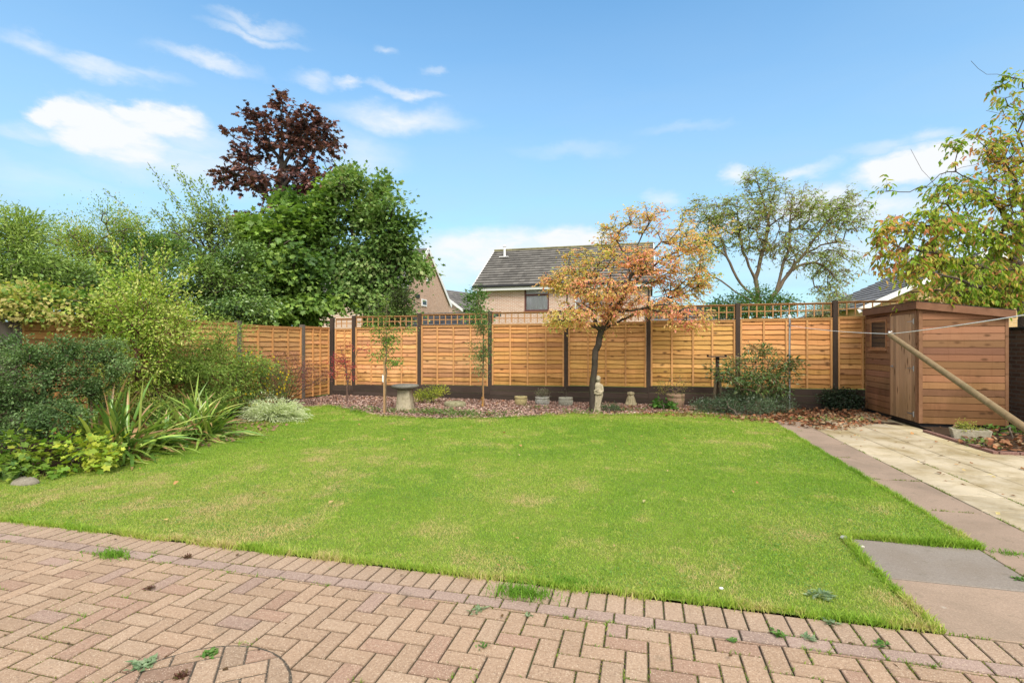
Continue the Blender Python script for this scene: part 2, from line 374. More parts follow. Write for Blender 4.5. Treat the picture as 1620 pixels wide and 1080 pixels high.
veil = wn('MapRange', interpolation_type='SMOOTHSTEP'); wl(el, veil.inputs[0]); veil.inputs[1].default_value = .72; veil.inputs[2].default_value = -.02; veil.inputs[3].default_value = 0.0; veil.inputs[4].default_value = .78
wv = wnoise(cb.outputs[0], 2.2, 5, .6, .5, (1, 4, 1)).outputs['Fac']
wr = wn('MapRange'); wl(wv, wr.inputs[0]); wr.inputs[1].default_value = .35; wr.inputs[2].default_value = .75; wr.inputs[3].default_value = .85; wr.inputs[4].default_value = 1.25
vm = wm('MULTIPLY', veil.outputs[0], wr.outputs[0], True)
tint = wn('MixRGB', blend_type='MULTIPLY'); tint.inputs[0].default_value = 1; wl(sky.outputs[0], tint.inputs[1]); tint.inputs[2].default_value = SKY_TINT
m1 = wn('MixRGB'); wl(vm, m1.inputs[0]); wl(tint.outputs[0], m1.inputs[1]); m1.inputs[2].default_value = VEIL
# unseen bright cloud overhead and behind the view, added as soft neutral fill
vd = wn('VectorMath', operation='DOT_PRODUCT'); wl(tc.outputs['Generated'], vd.inputs[0]); vd.inputs[1].default_value = (-ST * cos(.12), CT * cos(.12), sin(.12))
oc = wn('MapRange', interpolation_type='SMOOTHSTEP'); wl(vd.outputs['Value'], oc.inputs[0]); oc.inputs[1].default_value = .62; oc.inputs[2].default_value = .30; oc.inputs[3].default_value = 0; oc.inputs[4].default_value = .9
m3 = wn('MixRGB'); wl(oc.outputs[0], m3.inputs[0]); wl(m1.outputs[0], m3.inputs[1]); m3.inputs[2].default_value = FILL_CLOUD; m1 = m3
m2 = wn('MixRGB'); wl(acc, m2.inputs[0]); wl(m1.outputs[0], m2.inputs[1]); m2.inputs[2].default_value = CLOUD
bg = wn('Background'); wl(m2.outputs[0], bg.inputs[0]); bg.inputs[1].default_value = SKY_STR
wo = wn('OutputWorld'); wl(bg.outputs[0], wo.inputs[0])
scene.view_settings.view_transform = 'Standard'; scene.view_settings.look = 'None'; scene.view_settings.exposure = EXPO; scene.view_settings.gamma = 1

# ------------------------------------------------------------------ ground
mb = MB().box(-400, 400, -400, 400, -.5, -.08, (.06, .08, .03))
props(mb.build('ground', M['soil']), kind='structure')

LAWN_Y = 2.91
lawn_px = [(480, 645), (520, 643), (560, 652), (600, 660), (680, 663), (760, 663), (850, 660), (905, 655), (960, 659), (1040, 655), (1100, 656), (1222, 667)]
left_px = [(455, 656), (425, 666), (375, 676), (335, 690), (245, 714), (195, 735), (110, 748), (45, 764)]
lawn_poly = [G(*p)[:2] for p in lawn_px] + [np.array(q) for q in ((2.24, 9.9), (2.24, 4.17), (1.38, 4.17), (1.38, LAWN_Y), (-9.0, LAWN_Y), (-6.6, 4.0))] + [G(*p)[:2] for p in left_px[::-1]]
def fan_sheet(poly, z, step, mat, name, col=(.1, .1, .1), bump=0, kind='structure', sd=3):
    a = np.array(poly); lo = a.min(0) - step; hi = a.max(0) + step
    nx = int((hi[0] - lo[0]) / step); ny = int((hi[1] - lo[1]) / step)
    gx, gy = np.meshgrid(np.linspace(lo[0], hi[0], nx + 1), np.linspace(lo[1], hi[1], ny + 1))
    cx = (gx[:-1, :-1] + gx[1:, 1:]) / 2; cy = (gy[:-1, :-1] + gy[1:, 1:]) / 2
    ok = inside(poly, cx.ravel(), cy.ravel()).reshape(cx.shape)
    jj, ii = np.nonzero(ok); W = nx + 1
    f = np.stack([jj * W + ii, jj * W + ii + 1, (jj + 1) * W + ii + 1, (jj + 1) * W + ii], 1)
    zz = z + bump * (fbm(gx * 2.3 + sd, gy * 2.3) - .5) * 2
    v = np.stack([gx, gy, zz], 2).reshape(-1, 3)
    used = np.unique(f); rm = np.zeros(len(v), int); rm[used] = np.arange(len(used))
    o = MB().add(v[used], rm[f], col).build(name, mat, smooth=True)
    if kind: props(o, kind=kind)
    return o
s = NT('lawn soil'); o_ = s.pos(); lawnmat = s.done(s.mix(s.map(s.noise(o_, 2, 5), .3, .7), (.085, .155, .015), (.14, .18, .03)), .95)
fan_sheet(lawn_poly, .006, .05, lawnmat, 'lawn')

# beds
bed_back = [(-8.6, 8.6), (-6.9, 9.2)] + [G(*p)[:2] + np.array([0, -.12]) for p in lawn_px] + [np.array(q) for q in ((2.3, 9.85), (4.3, 9.5), (4.45, 12.6), (-8.6, 12.6))]
fan_sheet(bed_back, -.004, .08, M['soil'], 'bed_soil', bump=.012)
bed_left = [G(*p)[:2] + np.array([.1, -.05]) for p in left_px[::-1]] + [np.array(q) for q in ((-6.9, 9.4), (-8.6, 9.4), (-10.5, 2.0), (-6.6, 3.8))]
fan_sheet(bed_left, -.002, .08, M['soil'], 'bed_soil', bump=.03, sd=9)
bed_right = [(4.36, 7.9), (4.33, 9.0), (4.5, 9.7), (4.5, 12.5), (6.5, 12.5), (6.5, 7.9)]
fan_sheet(bed_right, .016, .06, M['soil'], 'bed_soil', bump=.02, sd=5)
fan_sheet([(-60, 12.5), (60, 12.5), (60, 60), (-60, 60)], -.07, 3, lawnmat, 'ground')

# ------------------------------------------------------------------ block paved patio
def clip(poly, nx, ny, d):                 # keep points with n.p <= d
    out = []; n = len(poly)
    for i in range(n):
        a, b = poly[i], poly[(i + 1) % n]; da = nx * a[0] + ny * a[1] - d; db = nx * b[0] + ny * b[1] - d
        if da <= 0: out.append(a)
        if da * db < 0: t = da / (da - db); out.append((a[0] + t * (b[0] - a[0]), a[1] + t * (b[1] - a[1])))
    return out
def area(p): return .5 * sum(p[i][0] * p[(i + 1) % len(p)][1] - p[(i + 1) % len(p)][0] * p[i][1] for i in range(len(p)))
def inset(poly, g):
    n = len(poly); out = poly
    for i in range(n):
        a, b = poly[i], poly[(i + 1) % n]; dx, dy = b[0] - a[0], b[1] - a[1]; L = math.hypot(dx, dy)
        if L < 1e-6: continue
        nx, ny = dy / L, -dx / L
        out = clip(out, nx, ny, nx * a[0] + ny * a[1] - g)
        if len(out) < 3: return []
    return out
pv = MB(); joints = []
def brick(poly, col, gap=.0038, up=0.):
    if len(poly) < 3 or area(poly) < .0012: return
    for i in range(len(poly)): joints.append((poly[i], poly[(i + 1) % len(poly)]))
    a = inset(poly, gap)
    if len(a) < 3: return
    b = inset(a, .004)
    if len(b) != len(a): 
        b = a
    n = len(a); cx = sum(p[0] for p in a) / n; cy = sum(p[1] for p in a) / n
    tx, ty, dz = random.gauss(0, .006), random.gauss(0, .006), random.gauss(0, .0008) + up
    zf = lambda p, z: z + dz + tx * (p[0] - cx) + ty * (p[1] - cy)
    v = [(p[0], p[1], -.02) for p in a] + [(p[0], p[1], zf(p, -.0035)) for p in a] + [(p[0], p[1], zf(p, 0)) for p in b]
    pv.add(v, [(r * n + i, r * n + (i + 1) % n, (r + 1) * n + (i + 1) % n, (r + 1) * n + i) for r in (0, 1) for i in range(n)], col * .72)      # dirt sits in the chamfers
    pv.add([v[2 * n + i] for i in range(n)], [tuple(range(n))], col)
def bcol(kind=0):
    k = random.random()
    if kind == 1: c = np.array([.33, .222, .16])
    elif kind == 2: c = np.array([.36, .24, .15])
    else: c = np.array([.365, .235, .14]) if k < .6 else (np.array([.385, .255, .155]) if k < .82 else (np.array([.33, .20, .125]) if k < .97 else np.array([.325, .21, .145])))
    return c * random.uniform(.93, 1.08) * np.array([1.0, 1.09, 1.24])
X0, X1, YB = -9.0, 4.6, .35
MHC, MHR = (-1.74, 1.58), .40
T = .1; Y_ST = LAWN_Y - .2; Y_HB = Y_ST - .1
for i in range(int((X1 - X0) / T)):
    x = X0 + i * T; brick([(x, Y_ST), (x + T, Y_ST), (x + T, LAWN_Y - .003), (x, LAWN_Y - .003)], bcol(2))
for i in range(int((X1 - X0) / .2)):
    x = X0 + i * .2 + .05; brick([(x, Y_HB), (x + .2, Y_HB), (x + .2, Y_ST), (x, Y_ST)], bcol(1))
nx_, ny_ = int((X1 - X0) / T), int((Y_HB - YB) / T) + 1
hx, hy = .018, .041
def hole(poly):
    return poly
    ds = [math.hypot(p[0] - MHC[0], p[1] - MHC[1]) for p in poly]
    c = (sum(p[0] for p in poly) / len(poly), sum(p[1] for p in poly) / len(poly)); dc = math.hypot(c[0] - MHC[0], c[1] - MHC[1])
    if max(ds) < MHR: return []
    if min(ds + [dc]) > MHR + .02: return poly
    n = ((c[0] - MHC[0]) / (dc + 1e-9), (c[1] - MHC[1]) / (dc + 1e-9))
    return clip(poly, -n[0], -n[1], -(n[0] * MHC[0] + n[1] * MHC[1] + MHR))
for i in range(-2, nx_ + 1):
    for j in range(-2, ny_ + 1):
        t = (i - j) % 4; x = X0 + hx + i * T; y = YB + hy + j * T
        if t == 0: q = [(x, y), (x + .2, y), (x + .2, y + .1), (x, y + .1)]
        elif t == 3: q = [(x, y), (x + .1, y), (x + .1, y + .2), (x, y + .2)]
        else: continue
        q = clip(q, 0, 1, Y_HB)
        if len(q) > 2: q = hole(q)
        if len(q) > 2: brick(q, bcol())
circ = [(MHC[0] + (MHR - .003) * cos(a), MHC[1] + (MHR - .003) * sin(a)) for a in np.linspace(0, 2 * pi, 25)[:-1]]
ca, sa = cos(.62), sin(.62)
for i in range(-5, 6):
    for j in range(-5, 6):
        t = (i - j) % 4
        if t == 0: q = [(i, j), (i + 2, j), (i + 2, j + 1), (i, j + 1)]
        elif t == 3: q = [(i, j), (i + 1, j), (i + 1, j + 2), (i, j + 2)]
        else: continue
        q = [(MHC[0] + T * (a * ca - b * sa), MHC[1] + T * (a * sa + b * ca)) for a, b in q]
        for k in range(24):
            if len(q) < 3: break
            a, b = circ[k], circ[(k + 1) % 24]; dx, dy = b[0] - a[0], b[1] - a[1]; L = math.hypot(dx, dy)
            q = clip(q, dy / L, -dx / L, (dy * a[0] - dx * a[1]) / L)
        if len(q) > 2: brick(q, bcol() * (.8 if (i + j) % 3 == 0 else 1), .003, .006)
for k in range(48):
    a0, a1 = k * 2 * pi / 48, (k + 1) * 2 * pi / 48; c_, r_ = MHC, MHR + .002
    pv.add([(c_[0], c_[1], .0025), (c_[0] + r_ * cos(a0), c_[1] + r_ * sin(a0), .0025), (c_[0] + r_ * cos(a1), c_[1] + r_ * sin(a1), .0025)], [(0, 1, 2)], (.07, .06, .045))
props(pv.build('patio', M['paver']), kind='structure')
s = NT('joint sand'); nn = s.noise(s.pos(), 30, 5, .7); jm = s.done(s.mix(s.map(s.noise(s.pos(), 2.5, 5, .7), .42, .62), (.045, .036, .025), (.05, .06, .02)), 1, s.bump(nn, .004, .8))
props(MB().box(X0, X1, -2.5, LAWN_Y, -.07, -.0095, (.1, .1, .1)).build('patio_base', jm), kind='structure')
props(MB().box(-9, 6, -5, .3, -.05, .001, (.3, .2, .14)).build('patio_near', M['paver']), kind='structure')

# ------------------------------------------------------------------ slabs
def slab(mb, x0, x1, y0, y1, col, z=0.0, g=.005, ch=.004):
    z += random.gauss(0, .0012)
    a = [(x0 + g, y0 + g), (x1 - g, y0 + g), (x1 - g, y1 - g), (x0 + g, y1 - g)]; b = inset(a, ch)
    v = [(p[0], p[1], -.03) for p in a] + [(p[0], p[1], z - .004) for p in a] + [(p[0], p[1], z) for p in b]
    for r in (0, 1): mb.add(v, [(r * 4 + i, r * 4 + (i + 1) % 4, r * 4 + 4 + (i + 1) % 4, r * 4 + 4 + i) for i in range(4)], col)
    mb.add(v[8:], [(0, 1, 2, 3)], col)
br = MB()
ys = [4.17, 5.06, 6.10, 7.15, 8.09, 9.18, 10.3]
for a, b in zip(ys[:-1], ys[1:]): slab(br, 2.24, 2.76, a, b, np.array([.30, .225, .17]) * random.uniform(.9, 1.1), g=.009)
slab(br, 2.22, 2.76, 2.9, 4.17, np.array([.32, .235, .175]), g=.006); slab(br, 1.38, 2.22, 3.52, 4.17, (.24, .21, .18), z=.002, g=.006); slab(br, 1.38, 2.22, LAWN_Y, 3.52, (.33, .245, .18), z=.001, g=.006)
props(br.build('path', M['slab']), kind='structure')
cr = MB()
for i in range(9):
    for j in range(-2, 16):
        x = 2.76 + i * .447; y = 3.28 + j * .47
        if x > 4.1 and y > 7.6: continue
        if y > 9.6 and x < 3.1: continue
        slab(cr, x, x + .447, y, y + .47, np.array([.44, .375, .265]) * random.uniform(.88, 1.07), g=.0055)
slab(cr, 4.10, 4.46, 9.05, 12.3, (.48, .41, .27)); slab(cr, 4.10, 4.33, 7.69, 9.05, (.47, .40, .25))
slab(cr, 4.33, 4.9, 7.69, 7.84, (.2, .12, .1)); slab(cr, 4.9, 6.4, 7.69, 7.84, (.2, .12, .1))
props(cr.build('paving', M['cream']), kind='structure')
eb = MB()
for k in range(8): eb.box(4.33, 4.39, 7.86 + k * .215, 8.065 + k * .215, -.03, .035, (.22, .12, .10))
for k in range(9): eb.box(4.40 + k * .215, 4.605 + k * .215, 7.85, 7.91, -.03, .035, (.22, .12, .10))
props(eb.build('bed_edging', M['paver'], bevel=.006), kind='structure')
props(MB().box(1.3, 8, 2.4, 12.4, -.07, -.012, (.1, .1, .1)).build('paving_base', jm), kind='structure')

# ------------------------------------------------------------------ grass
def grass(poly, dens, Lr, Wd, name='grass', edge=None, z=.006, cols=None, dead=1.0, lean=.5):
    a = np.array([p[:2] for p in poly]); rg = np.random.default_rng(23)
    ar = abs(area([tuple(p) for p in a])); P2 = polypts(poly, int(ar * dens), rg)
    return P2
def blades(mb, P2, z, L, W, col, rg, lean=.55):
    N = len(P2); az_ = rg.uniform(0, 2 * pi, N); b = rg.uniform(0, 2 * pi, N); ln = rg.uniform(.1, 1, N) * lean
    q = np.stack([np.cos(az_), np.sin(az_), np.zeros(N)], 1) * (W / 2)[:, None]
    d = np.stack([np.cos(b) * ln, np.sin(b) * ln, np.ones(N)], 1); d /= np.linalg.norm(d, axis=1)[:, None]
    d2 = np.stack([np.cos(b) * ln * 2.2, np.sin(b) * ln * 2.2, np.ones(N) * .8], 1); d2 /= np.linalg.norm(d2, axis=1)[:, None]
    c = np.column_stack([P2, np.broadcast_to(z, N)])
    m = c + d * (L * .5)[:, None]; t = m + d2 * (L * .5)[:, None]
    v = np.stack([c - q, c + q, m + q * .8, m - q * .8, t], 1).reshape(-1, 3)
    f = (np.arange(N) * 5)[:, None]
    off = mb.n
    mb.add(v, f + np.array([[0, 1, 2, 3]]), col)
    mb.v.append(np.zeros((0, 3))); mb.f.append(f + np.array([[3, 2, 4]]) + off); mb.c.append(col)
rg = np.random.default_rng(3)
def unit_(v): return v / (np.linalg.norm(v, axis=-1, keepdims=True) + 1e-9)
gm = MB()
GR = np.array([[.09, .215, .012], [.14, .285, .018], [.20, .345, .026], [.27, .385, .042], [.36, .385, .09], [.48, .40, .16]]) * np.array([1.17, 1.07, 1.35])
def lawn_cols(P2, rg, bias=0):
    x, y = P2[:, 0], P2[:, 1]
    t = .12 + .62 * fbm(x * .9, y * .9, 4) + .7 * np.clip(fbm(x * 3.1 + 9, y * 3.1, 3) - .52, 0, 1) * 1.6
    near = np.clip((5.2 - y) / 2.4, 0, 1); t = t + near * (.10 + .7 * np.clip(fbm(x * 2.2 + 31, y * 2.2 + 5, 3) - .42, 0, 1) * 1.6)
    t = t + np.clip(fbm(x * 14 + 5, y * 14, 2) - .6, 0, 1) * .9
    t = t + rg.normal(0, .13, len(x)) + bias
    c = ramp(GR, t) * rg.uniform(.8, 1.2, len(x))[:, None]; return c
def strip(y0, y1, dens, Lm, Wm, sd):
    rg = np.random.default_rng(sd)
    a = np.array([p[:2] for p in lawn_poly]); lo, hi = a.min(0), a.max(0)
    lo = np.array([max(lo[0], -8.6), y0]); hi = np.array([hi[0], y1])
    n = int(dens * (hi[0] - lo[0]) * (y1 - y0)); q = rg.uniform(lo, hi, (n, 2)); q = q[inside(lawn_poly, q[:, 0], q[:, 1])]
    n = len(q); L = Lm * rg.uniform(.55, 1.25, n) * (.85 + .5 * fbm(q[:, 0] * 6, q[:, 1] * 6, 2))
    blades(gm, q, .004, L, np.full(n, Wm) * rg.uniform(.7, 1.2, n), lawn_cols(q, rg), rg, 1.15)
strip(2.9, 4.3, 21000, .019, .0032, 1); strip(4.3, 6.2, 13000, .020, .0042, 2); strip(6.2, 8.2, 7000, .023, .006, 3); strip(8.2, 10.6, 5000, .025, .008, 4)
# ragged, longer grass on the edges
def edge_grass(a, b, dens, w, L, sd, out=0.02):
    rg = np.random.default_rng(sd); a = np.array(a[:2]); b = np.array(b[:2]); ln = np.linalg.norm(b - a); n = int(ln * dens); t = rg.random(n)
    d = (b - a) / ln; nrm = np.array([-d[1], d[0]]); o = rg.normal(0, w, n) + out * (fbm(t * ln * 5 + sd, t * 0 + sd, 3) - .45) * 3
    q = a + np.outer(t * ln, d) + o[:, None] * nrm; n = len(q)
    blades(gm, q, .0, L * rg.uniform(.5, 1.3, n) * (.6 + .8 * fbm(t * ln * 4, t * 0 + 2 * sd, 2)), np.full(n, .004), lawn_cols(q, rg, -.12), rg, .9)
edge_grass((1.38, 2.92), (-7, 2.92), 1500, .018, .05, 5); edge_grass((2.24, 4.19), (1.38, 4.19), 3500, .018, .06, 6); edge_grass((1.39, 4.17), (1.39, 2.9), 1600, .014, .05, 7)
edge_grass((2.24, 9.9), (2.24, 4.17), 900, .014, .045, 8, .012)
pts_ = [G(*p) for p in lawn_px]
for i in range(len(pts_) - 1): edge_grass(pts_[i], pts_[i + 1], 900, .05, .07, 20 + i, .06)
pts_ = [G(*p) for p in left_px]
for i in range(len(pts_) - 1): edge_grass(pts_[i], pts_[i + 1], 900, .05, .06, 40 + i, .05)
q = polypts([p[:2] for p in lawn_poly], 60000, rg); k = fbm(q[:, 0] * 1.3 + 40, q[:, 1] * 1.3, 4) > .56; q = q[k]; n = len(q)
gm.leaves(np.column_stack([q, rg.uniform(.010, .022, n)]), rg.normal(0, 1, (n, 3)) * np.array([1, 1, .2]), unit_(rg.normal(0, .3, (n, 3)) + np.array([0, 0, 1])), rg.uniform(.008, .016, n), rg.uniform(.007, .013, n), ramp([(.06, .17, .02), (.11, .25, .04), (.2, .33, .08)], rg.random(n)), 'oval')
props(gm.build('grass', M['grass']), 'short mown green lawn grass with dry yellow patches', 'grass', kind='stuff')

# ------------------------------------------------------------------ chips, leaf litter, moss, weeds in the joints
def scatter(name, label, cat, poly, n, L, pal, mat, templ='chip', z=.012, sd=1, tilt=.5, clump=None, jit=1.0, mb=None, zs=.012):
    rg = np.random.default_rng(sd); q = polypts(poly, n, rg)
    if clump is not None:
        k = fbm(q[:, 0] * clump[0] + sd, q[:, 1] * clump[0], 3); q = q[k > clump[1]]
    n = len(q); c = np.column_stack([q, z + np.abs(rg.normal(0, zs, n))]); a = rg.uniform(0, 2 * pi, n)
    d = np.stack([np.cos(a), np.sin(a), rg.normal(0, tilt * .5, n)], 1); nr = np.stack([rg.normal(0, tilt, n), rg.normal(0, tilt, n), np.ones(n)], 1)
    l = L * rg.uniform(.5, 1.3, n); col = ramp(pal, rg.random(n)) * rg.uniform(.75, 1.2, n)[:, None]
    own = mb is None; mb = mb or MB()
    mb.leaves(c, d, nr, l, l * rg.uniform(.45, .9, n), col, templ)
    if own: return props(mb.build(name, mat), label, cat, kind='stuff')
bb = [G(*p)[:2] + np.array([0, .03]) for p in lawn_px]
back_bed_poly = bb + [np.array(q) for q in ((2.4, 12.2), (-8.25, 12.2), (-8.25, 10.5))]
scatter('stone_chippings', 'pinkish bark and stone chippings covering the bed along the back fence', 'chippings', back_bed_poly, 60000, .035,
        [(.13, .07, .05), (.33, .2, .15), (.46, .32, .26), (.24, .12, .085), (.6, .47, .4)], M['chip'], sd=2)
LIT = [(.15, .055, .03), (.27, .11, .055), (.33, .16, .08), (.2, .09, .045), (.38, .27, .15), (.11, .06, .035)]
litter = [G(*p)[:2] for p in ((1140, 666), (1225, 671), (1265, 676), (1300, 682), (1340, 680), (1385, 671), (1420, 664), (1370, 655), (1362, 648), (1240, 648), (1150, 650))]
lm = MB(); scatter('', '', '', litter, 1700, .07, LIT, None, 'oval', .01, 5, .7, mb=lm, zs=.03)
scatter('', '', '', bed_right[:3] + [(5.0, 10.0), (6.4, 10.0), (6.4, 7.9)], 1300, .08, LIT, None, 'oval', .025, 6, .6, clump=(2.5, .45), mb=lm, zs=.02)
scatter('', '', '', back_bed_poly, 1500, .06, LIT, None, 'oval', .02, 7, .5, mb=lm)
scatter('', '', '', [(-.5, 10.3), (3.0, 10.2), (3.5, 12), (-.5, 12)], 1100, .06, LIT[:4], None, 'oval', .02, 17, .5, mb=lm)
scatter('', '', '', [(-7.5, 5.2), (-5.6, 5.6), (-5.8, 7.5), (-8, 8)], 700, .06, [(.13, .08, .05), (.3, .19, .11), (.2, .12, .07)], None, 'oval', .02, 8, .6, mb=lm)
props(lm.build('leaf_litter', M['leaf_dry']), 'red brown fallen leaves lying in the beds and by the shed', 'fallen leaves', kind='stuff')
fm = MB(); scatter('', '', '', lawn_poly, 60, .05, [(.45, .33, .12), (.35, .15, .06), (.5, .45, .2)], None, 'oval', .03, 9, .4, mb=fm)
scatter('', '', '', [(2.8, 5), (4.3, 5), (4.3, 9.6), (2.8, 9.6)], 60, .05, [(.12, .07, .03), (.35, .15, .06), (.5, .45, .2)], None, 'oval', .006, 10, .4, mb=fm)
scatter('', '', '', [(-4, 1.5), (1.5, 1.5), (1.5, 2.9), (-4, 2.9)], 26, .025, [(.05, .035, .02), (.12, .07, .03)], None, 'oval', .006, 12, .4, mb=fm)
props(fm.build('stray_leaves', M['leaf_dry']), 'single fallen leaves scattered over the lawn and paving', 'fallen leaves', kind='stuff')
# moss and tiny weeds in the joints
rg = np.random.default_rng(8); J = np.array([(a[0], a[1], b[0], b[1]) for a, b in joints])
J = J[(J[:, 1] > .9) & (J[:, 0] > -6) & (J[:, 0] < 3)]
def joint_pts(n, thr, sc, sp):
    k = rg.integers(0, len(J), n); t = rg.random(n)[:, None]; q = J[k, :2] * (1 - t) + J[k, 2:] * t + rg.normal(0, sp, (n, 2))
    dens = fbm(q[:, 0] * sc, q[:, 1] * sc + 11, 3) + .10 * np.clip((q[:, 0] + .5) / 2, -.5, 1) ; return q[dens > thr]
mm = MB()
q = joint_pts(42000, .50, 1.5, .0022); n = len(q)
blades(mm, q, -.006, rg.uniform(.004, .011, n), rg.uniform(.003, .006, n), ramp([(.10, .12, .02), (.17, .2, .03), (.25, .23, .05)], rg.random(n)), rg, 1.2)
q = joint_pts(26000, .66, 5.0, .005); n = len(q)
blades(mm, q, -.006, rg.uniform(.012, .03, n), rg.uniform(.003, .005, n), ramp([(.09, .2, .02), (.16, .28, .03), (.3, .33, .07)], rg.random(n)), rg, 1.2)
JS = [((2.24, y), (2.76, y)) for y in ys] + [((2.76, 3.2), (2.76, 9.5)), ((3.2, 4), (3.2, 7)), ((1.38, 2.91), (3, 2.91)), ((2.22, 2.95), (2.22, 4.15))]
for (a, b) in JS:
    ln = math.hypot(b[0] - a[0], b[1] - a[1]); n = int(ln * 260); t = rg.random(n); k = fbm(t * ln * 4 + a[1], t * 0 + a[0], 3); t = t[k > .56]; n = len(t)
    q = np.array(a) + np.outer(t, np.array(b) - np.array(a)) + rg.normal(0, .006, (n, 2))
    blades(mm, q, -.004, rg.uniform(.01, .03, n), np.full(n, .005), ramp([(.09, .16, .02), (.16, .25, .03), (.3, .25, .1)], rg.random(n)), rg, 1.2)
props(mm.build('moss', M['grass']), 'moss and tiny weeds growing in the joints of the paving', 'moss', kind='stuff')
# ------------------------------------------------------------------ fences
FY = 12.32; FX = -8.33; px0, ps = -7.62, 1.93
def lap_panel(w, z0, z1, rg, col, nb=3, tone=None):
    mb = MB(); h = z1 - z0; n = int(round(h / .108)); st = h / n; nx = 22
    xs = np.linspace(.02, w - .02, nx); ph = rg.uniform(0, 9)
    for k in range(n):
        zt = z1 - k * st; c = np.array(col) * rg.uniform(.72, 1.18) * np.array([1, rg.uniform(.93, 1.05), rg.uniform(.85, 1.1)])
        am = rg.uniform(.003, .014); f = rg.uniform(1.2, 3.5); p = rg.uniform(0, 6)
        wv = am * np.sin(xs * f + p) + am * .5 * np.sin(xs * f * 2.7 + p * 2) + .003 * np.sin(xs * 17 + p)
        zb = np.maximum(zt - st - .014 + wv, z0)
        yf = -.022 + .003 * np.sin(xs * 5 + p); yb = -.004
        eg = zb + .007 + .006 * vn(xs * 9 + k * 3.3, xs * 0 + p)      # dark strip along the waney edge paints in the shadow seam under each board
        top = np.stack([xs, np.full(nx, yb), np.full(nx, zt + .004)], 1); mid = np.stack([xs, yf, eg], 1); bot = np.stack([xs, yf + .001, zb], 1); und = np.stack([xs, yf + .018, zb + .002], 1)
        v = np.concatenate([top, mid, bot, und]); i = np.arange(nx - 1)
        fs = np.concatenate([np.stack([i + q * nx, i + (q + 1) * nx, i + (q + 1) * nx + 1, i + q * nx + 1], 1) for q in range(3)])
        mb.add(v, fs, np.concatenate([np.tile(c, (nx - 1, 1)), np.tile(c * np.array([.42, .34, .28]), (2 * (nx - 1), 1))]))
    mb.box(.0, w, .004, .012, z0, z1, np.array(col) * .8)
    return mb
def panel_frame(w, z0, z1, rg, col, nb=3):
    mb = MB()
    mb.box(-.002, .038, -.048, .02, z0 - .004, z1, np.array(col) * rg.uniform(.9, 1.1)); mb.box(w - .038, w + .002, -.048, .02, z0 - .004, z1, np.array(col) * rg.uniform(.9, 1.1))
    for k in range(nb):
        x = w * (k + 1) / (nb + 1) + rg.uniform(-.03, .03); mb.box(x - .018, x + .018, -.044, -.012, z0 + .003, z1 - .035, np.array(col) * rg.uniform(.85, 1.1))
    mb.box(.04, w - .04, -.046, .022, z1 - .032, z1 + .001, np.array(col) * .95)
    mb.box(-.004, w + .004, -.055, .03, z1 + .0015, z1 + .022, np.array(col) * .85)
    return mb
def trellis(w, z0, z1, rg, col):
    mb = MB(); n = max(2, int(round(w / .165)))
    for k in range(n + 1):
        x = .016 + (w - .032) * k / n; mb.box(x - .012, x + .012, -.018, -.003, z0 + .024, z1 - .024, np.array(col) * rg.uniform(.8, 1.1))
    for z, hh in ((z1 - .014, .028), (z0 + (z1 - z0) * .52, .022)):
        mb.box(0, w, -.002, .014, z - hh / 2, z + hh / 2, np.array(col) * rg.uniform(.85, 1.1))
    mb.box(0, w, -.030, .024, z1 + .001, z1 + .016, np.array(col) * .9)
    return mb
OR = (.63, .345, .14)
back = thing('garden_fence', 'tall orange lap panel fence with trellis top and black posts behind the lawn', 'fence', (px0, FY, 0))
xs_ = [FX + .08] + [px0 + ps * k for k in range(7)] + [5.86]
HB = [(.30, 1.82, 2.10), (.32, 1.85, 2.15), (.36, 1.88, 2.18), (.39, 1.90, 2.20), (.41, 1.915, 2.24), (.445, 1.935, 2.285), (.447, 1.955, 2.29), (.457, 1.98, 2.31)]
for k in range(8):
    rg = np.random.default_rng(100 + k); a, b = xs_[k] + .052, xs_[k + 1] - .052; w_ = b - a; z0, z1, z2 = HB[k]
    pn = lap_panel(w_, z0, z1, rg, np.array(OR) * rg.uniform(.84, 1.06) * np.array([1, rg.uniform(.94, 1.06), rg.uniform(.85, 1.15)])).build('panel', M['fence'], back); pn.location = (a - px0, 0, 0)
    fr_ = panel_frame(w_, z0, z1, rg, np.array(OR) * .95, 3 if w_ > 1 else 1).build('panel_frame', M['batten'], pn)
    tr = trellis(w_, z1 + .024, z2, rg, (.45, .25, .11)).build('trellis', M['batten'], back); tr.location = (a - px0, 0, 0)
    g = MB(); zz = z0 - .0045; nb = 2 if zz < .36 else 3
    for q in range(nb):
        g.box(a - .05 if q % 2 else a - .045, b + .045, -.075 - .004 * q % .007, -.03, zz * q / nb + (.0 if q else -.05), zz * (q + 1) / nb - (.005 if q < nb - 1 else 0), np.array([.06, .044, .036]) * rg.uniform(.8, 1.3))
    gb = g.build('gravel_board', M['gravelboard'], back, bevel=.004); gb.location = (0 - px0, 0, 0)
for k in range(0, 8):
    x = xs_[k] if k else FX + .03; zt = HB[min(k, 7)][2] + .035
    p_ = MB().box(-.048, .048, -.07, .03, -.1, zt, (.062, .045, .035)).build('post', M['post'], back, bevel=.006); p_.location = (x - px0, 0, 0)
side = thing('garden_fence', 'lower orange lap panel fence without trellis running along the left bed', 'fence', (FX, FY, 0), -pi / 2 + pi)
side.rotation_euler = (0, 0, pi / 2)     # local x runs along -y after the flip below
side.rotation_euler = (0, 0, -pi / 2 + pi); side.location = (FX, 3.05, 0)
ysd = [5.02, 7.0, 8.95, 11.04, 12.2]
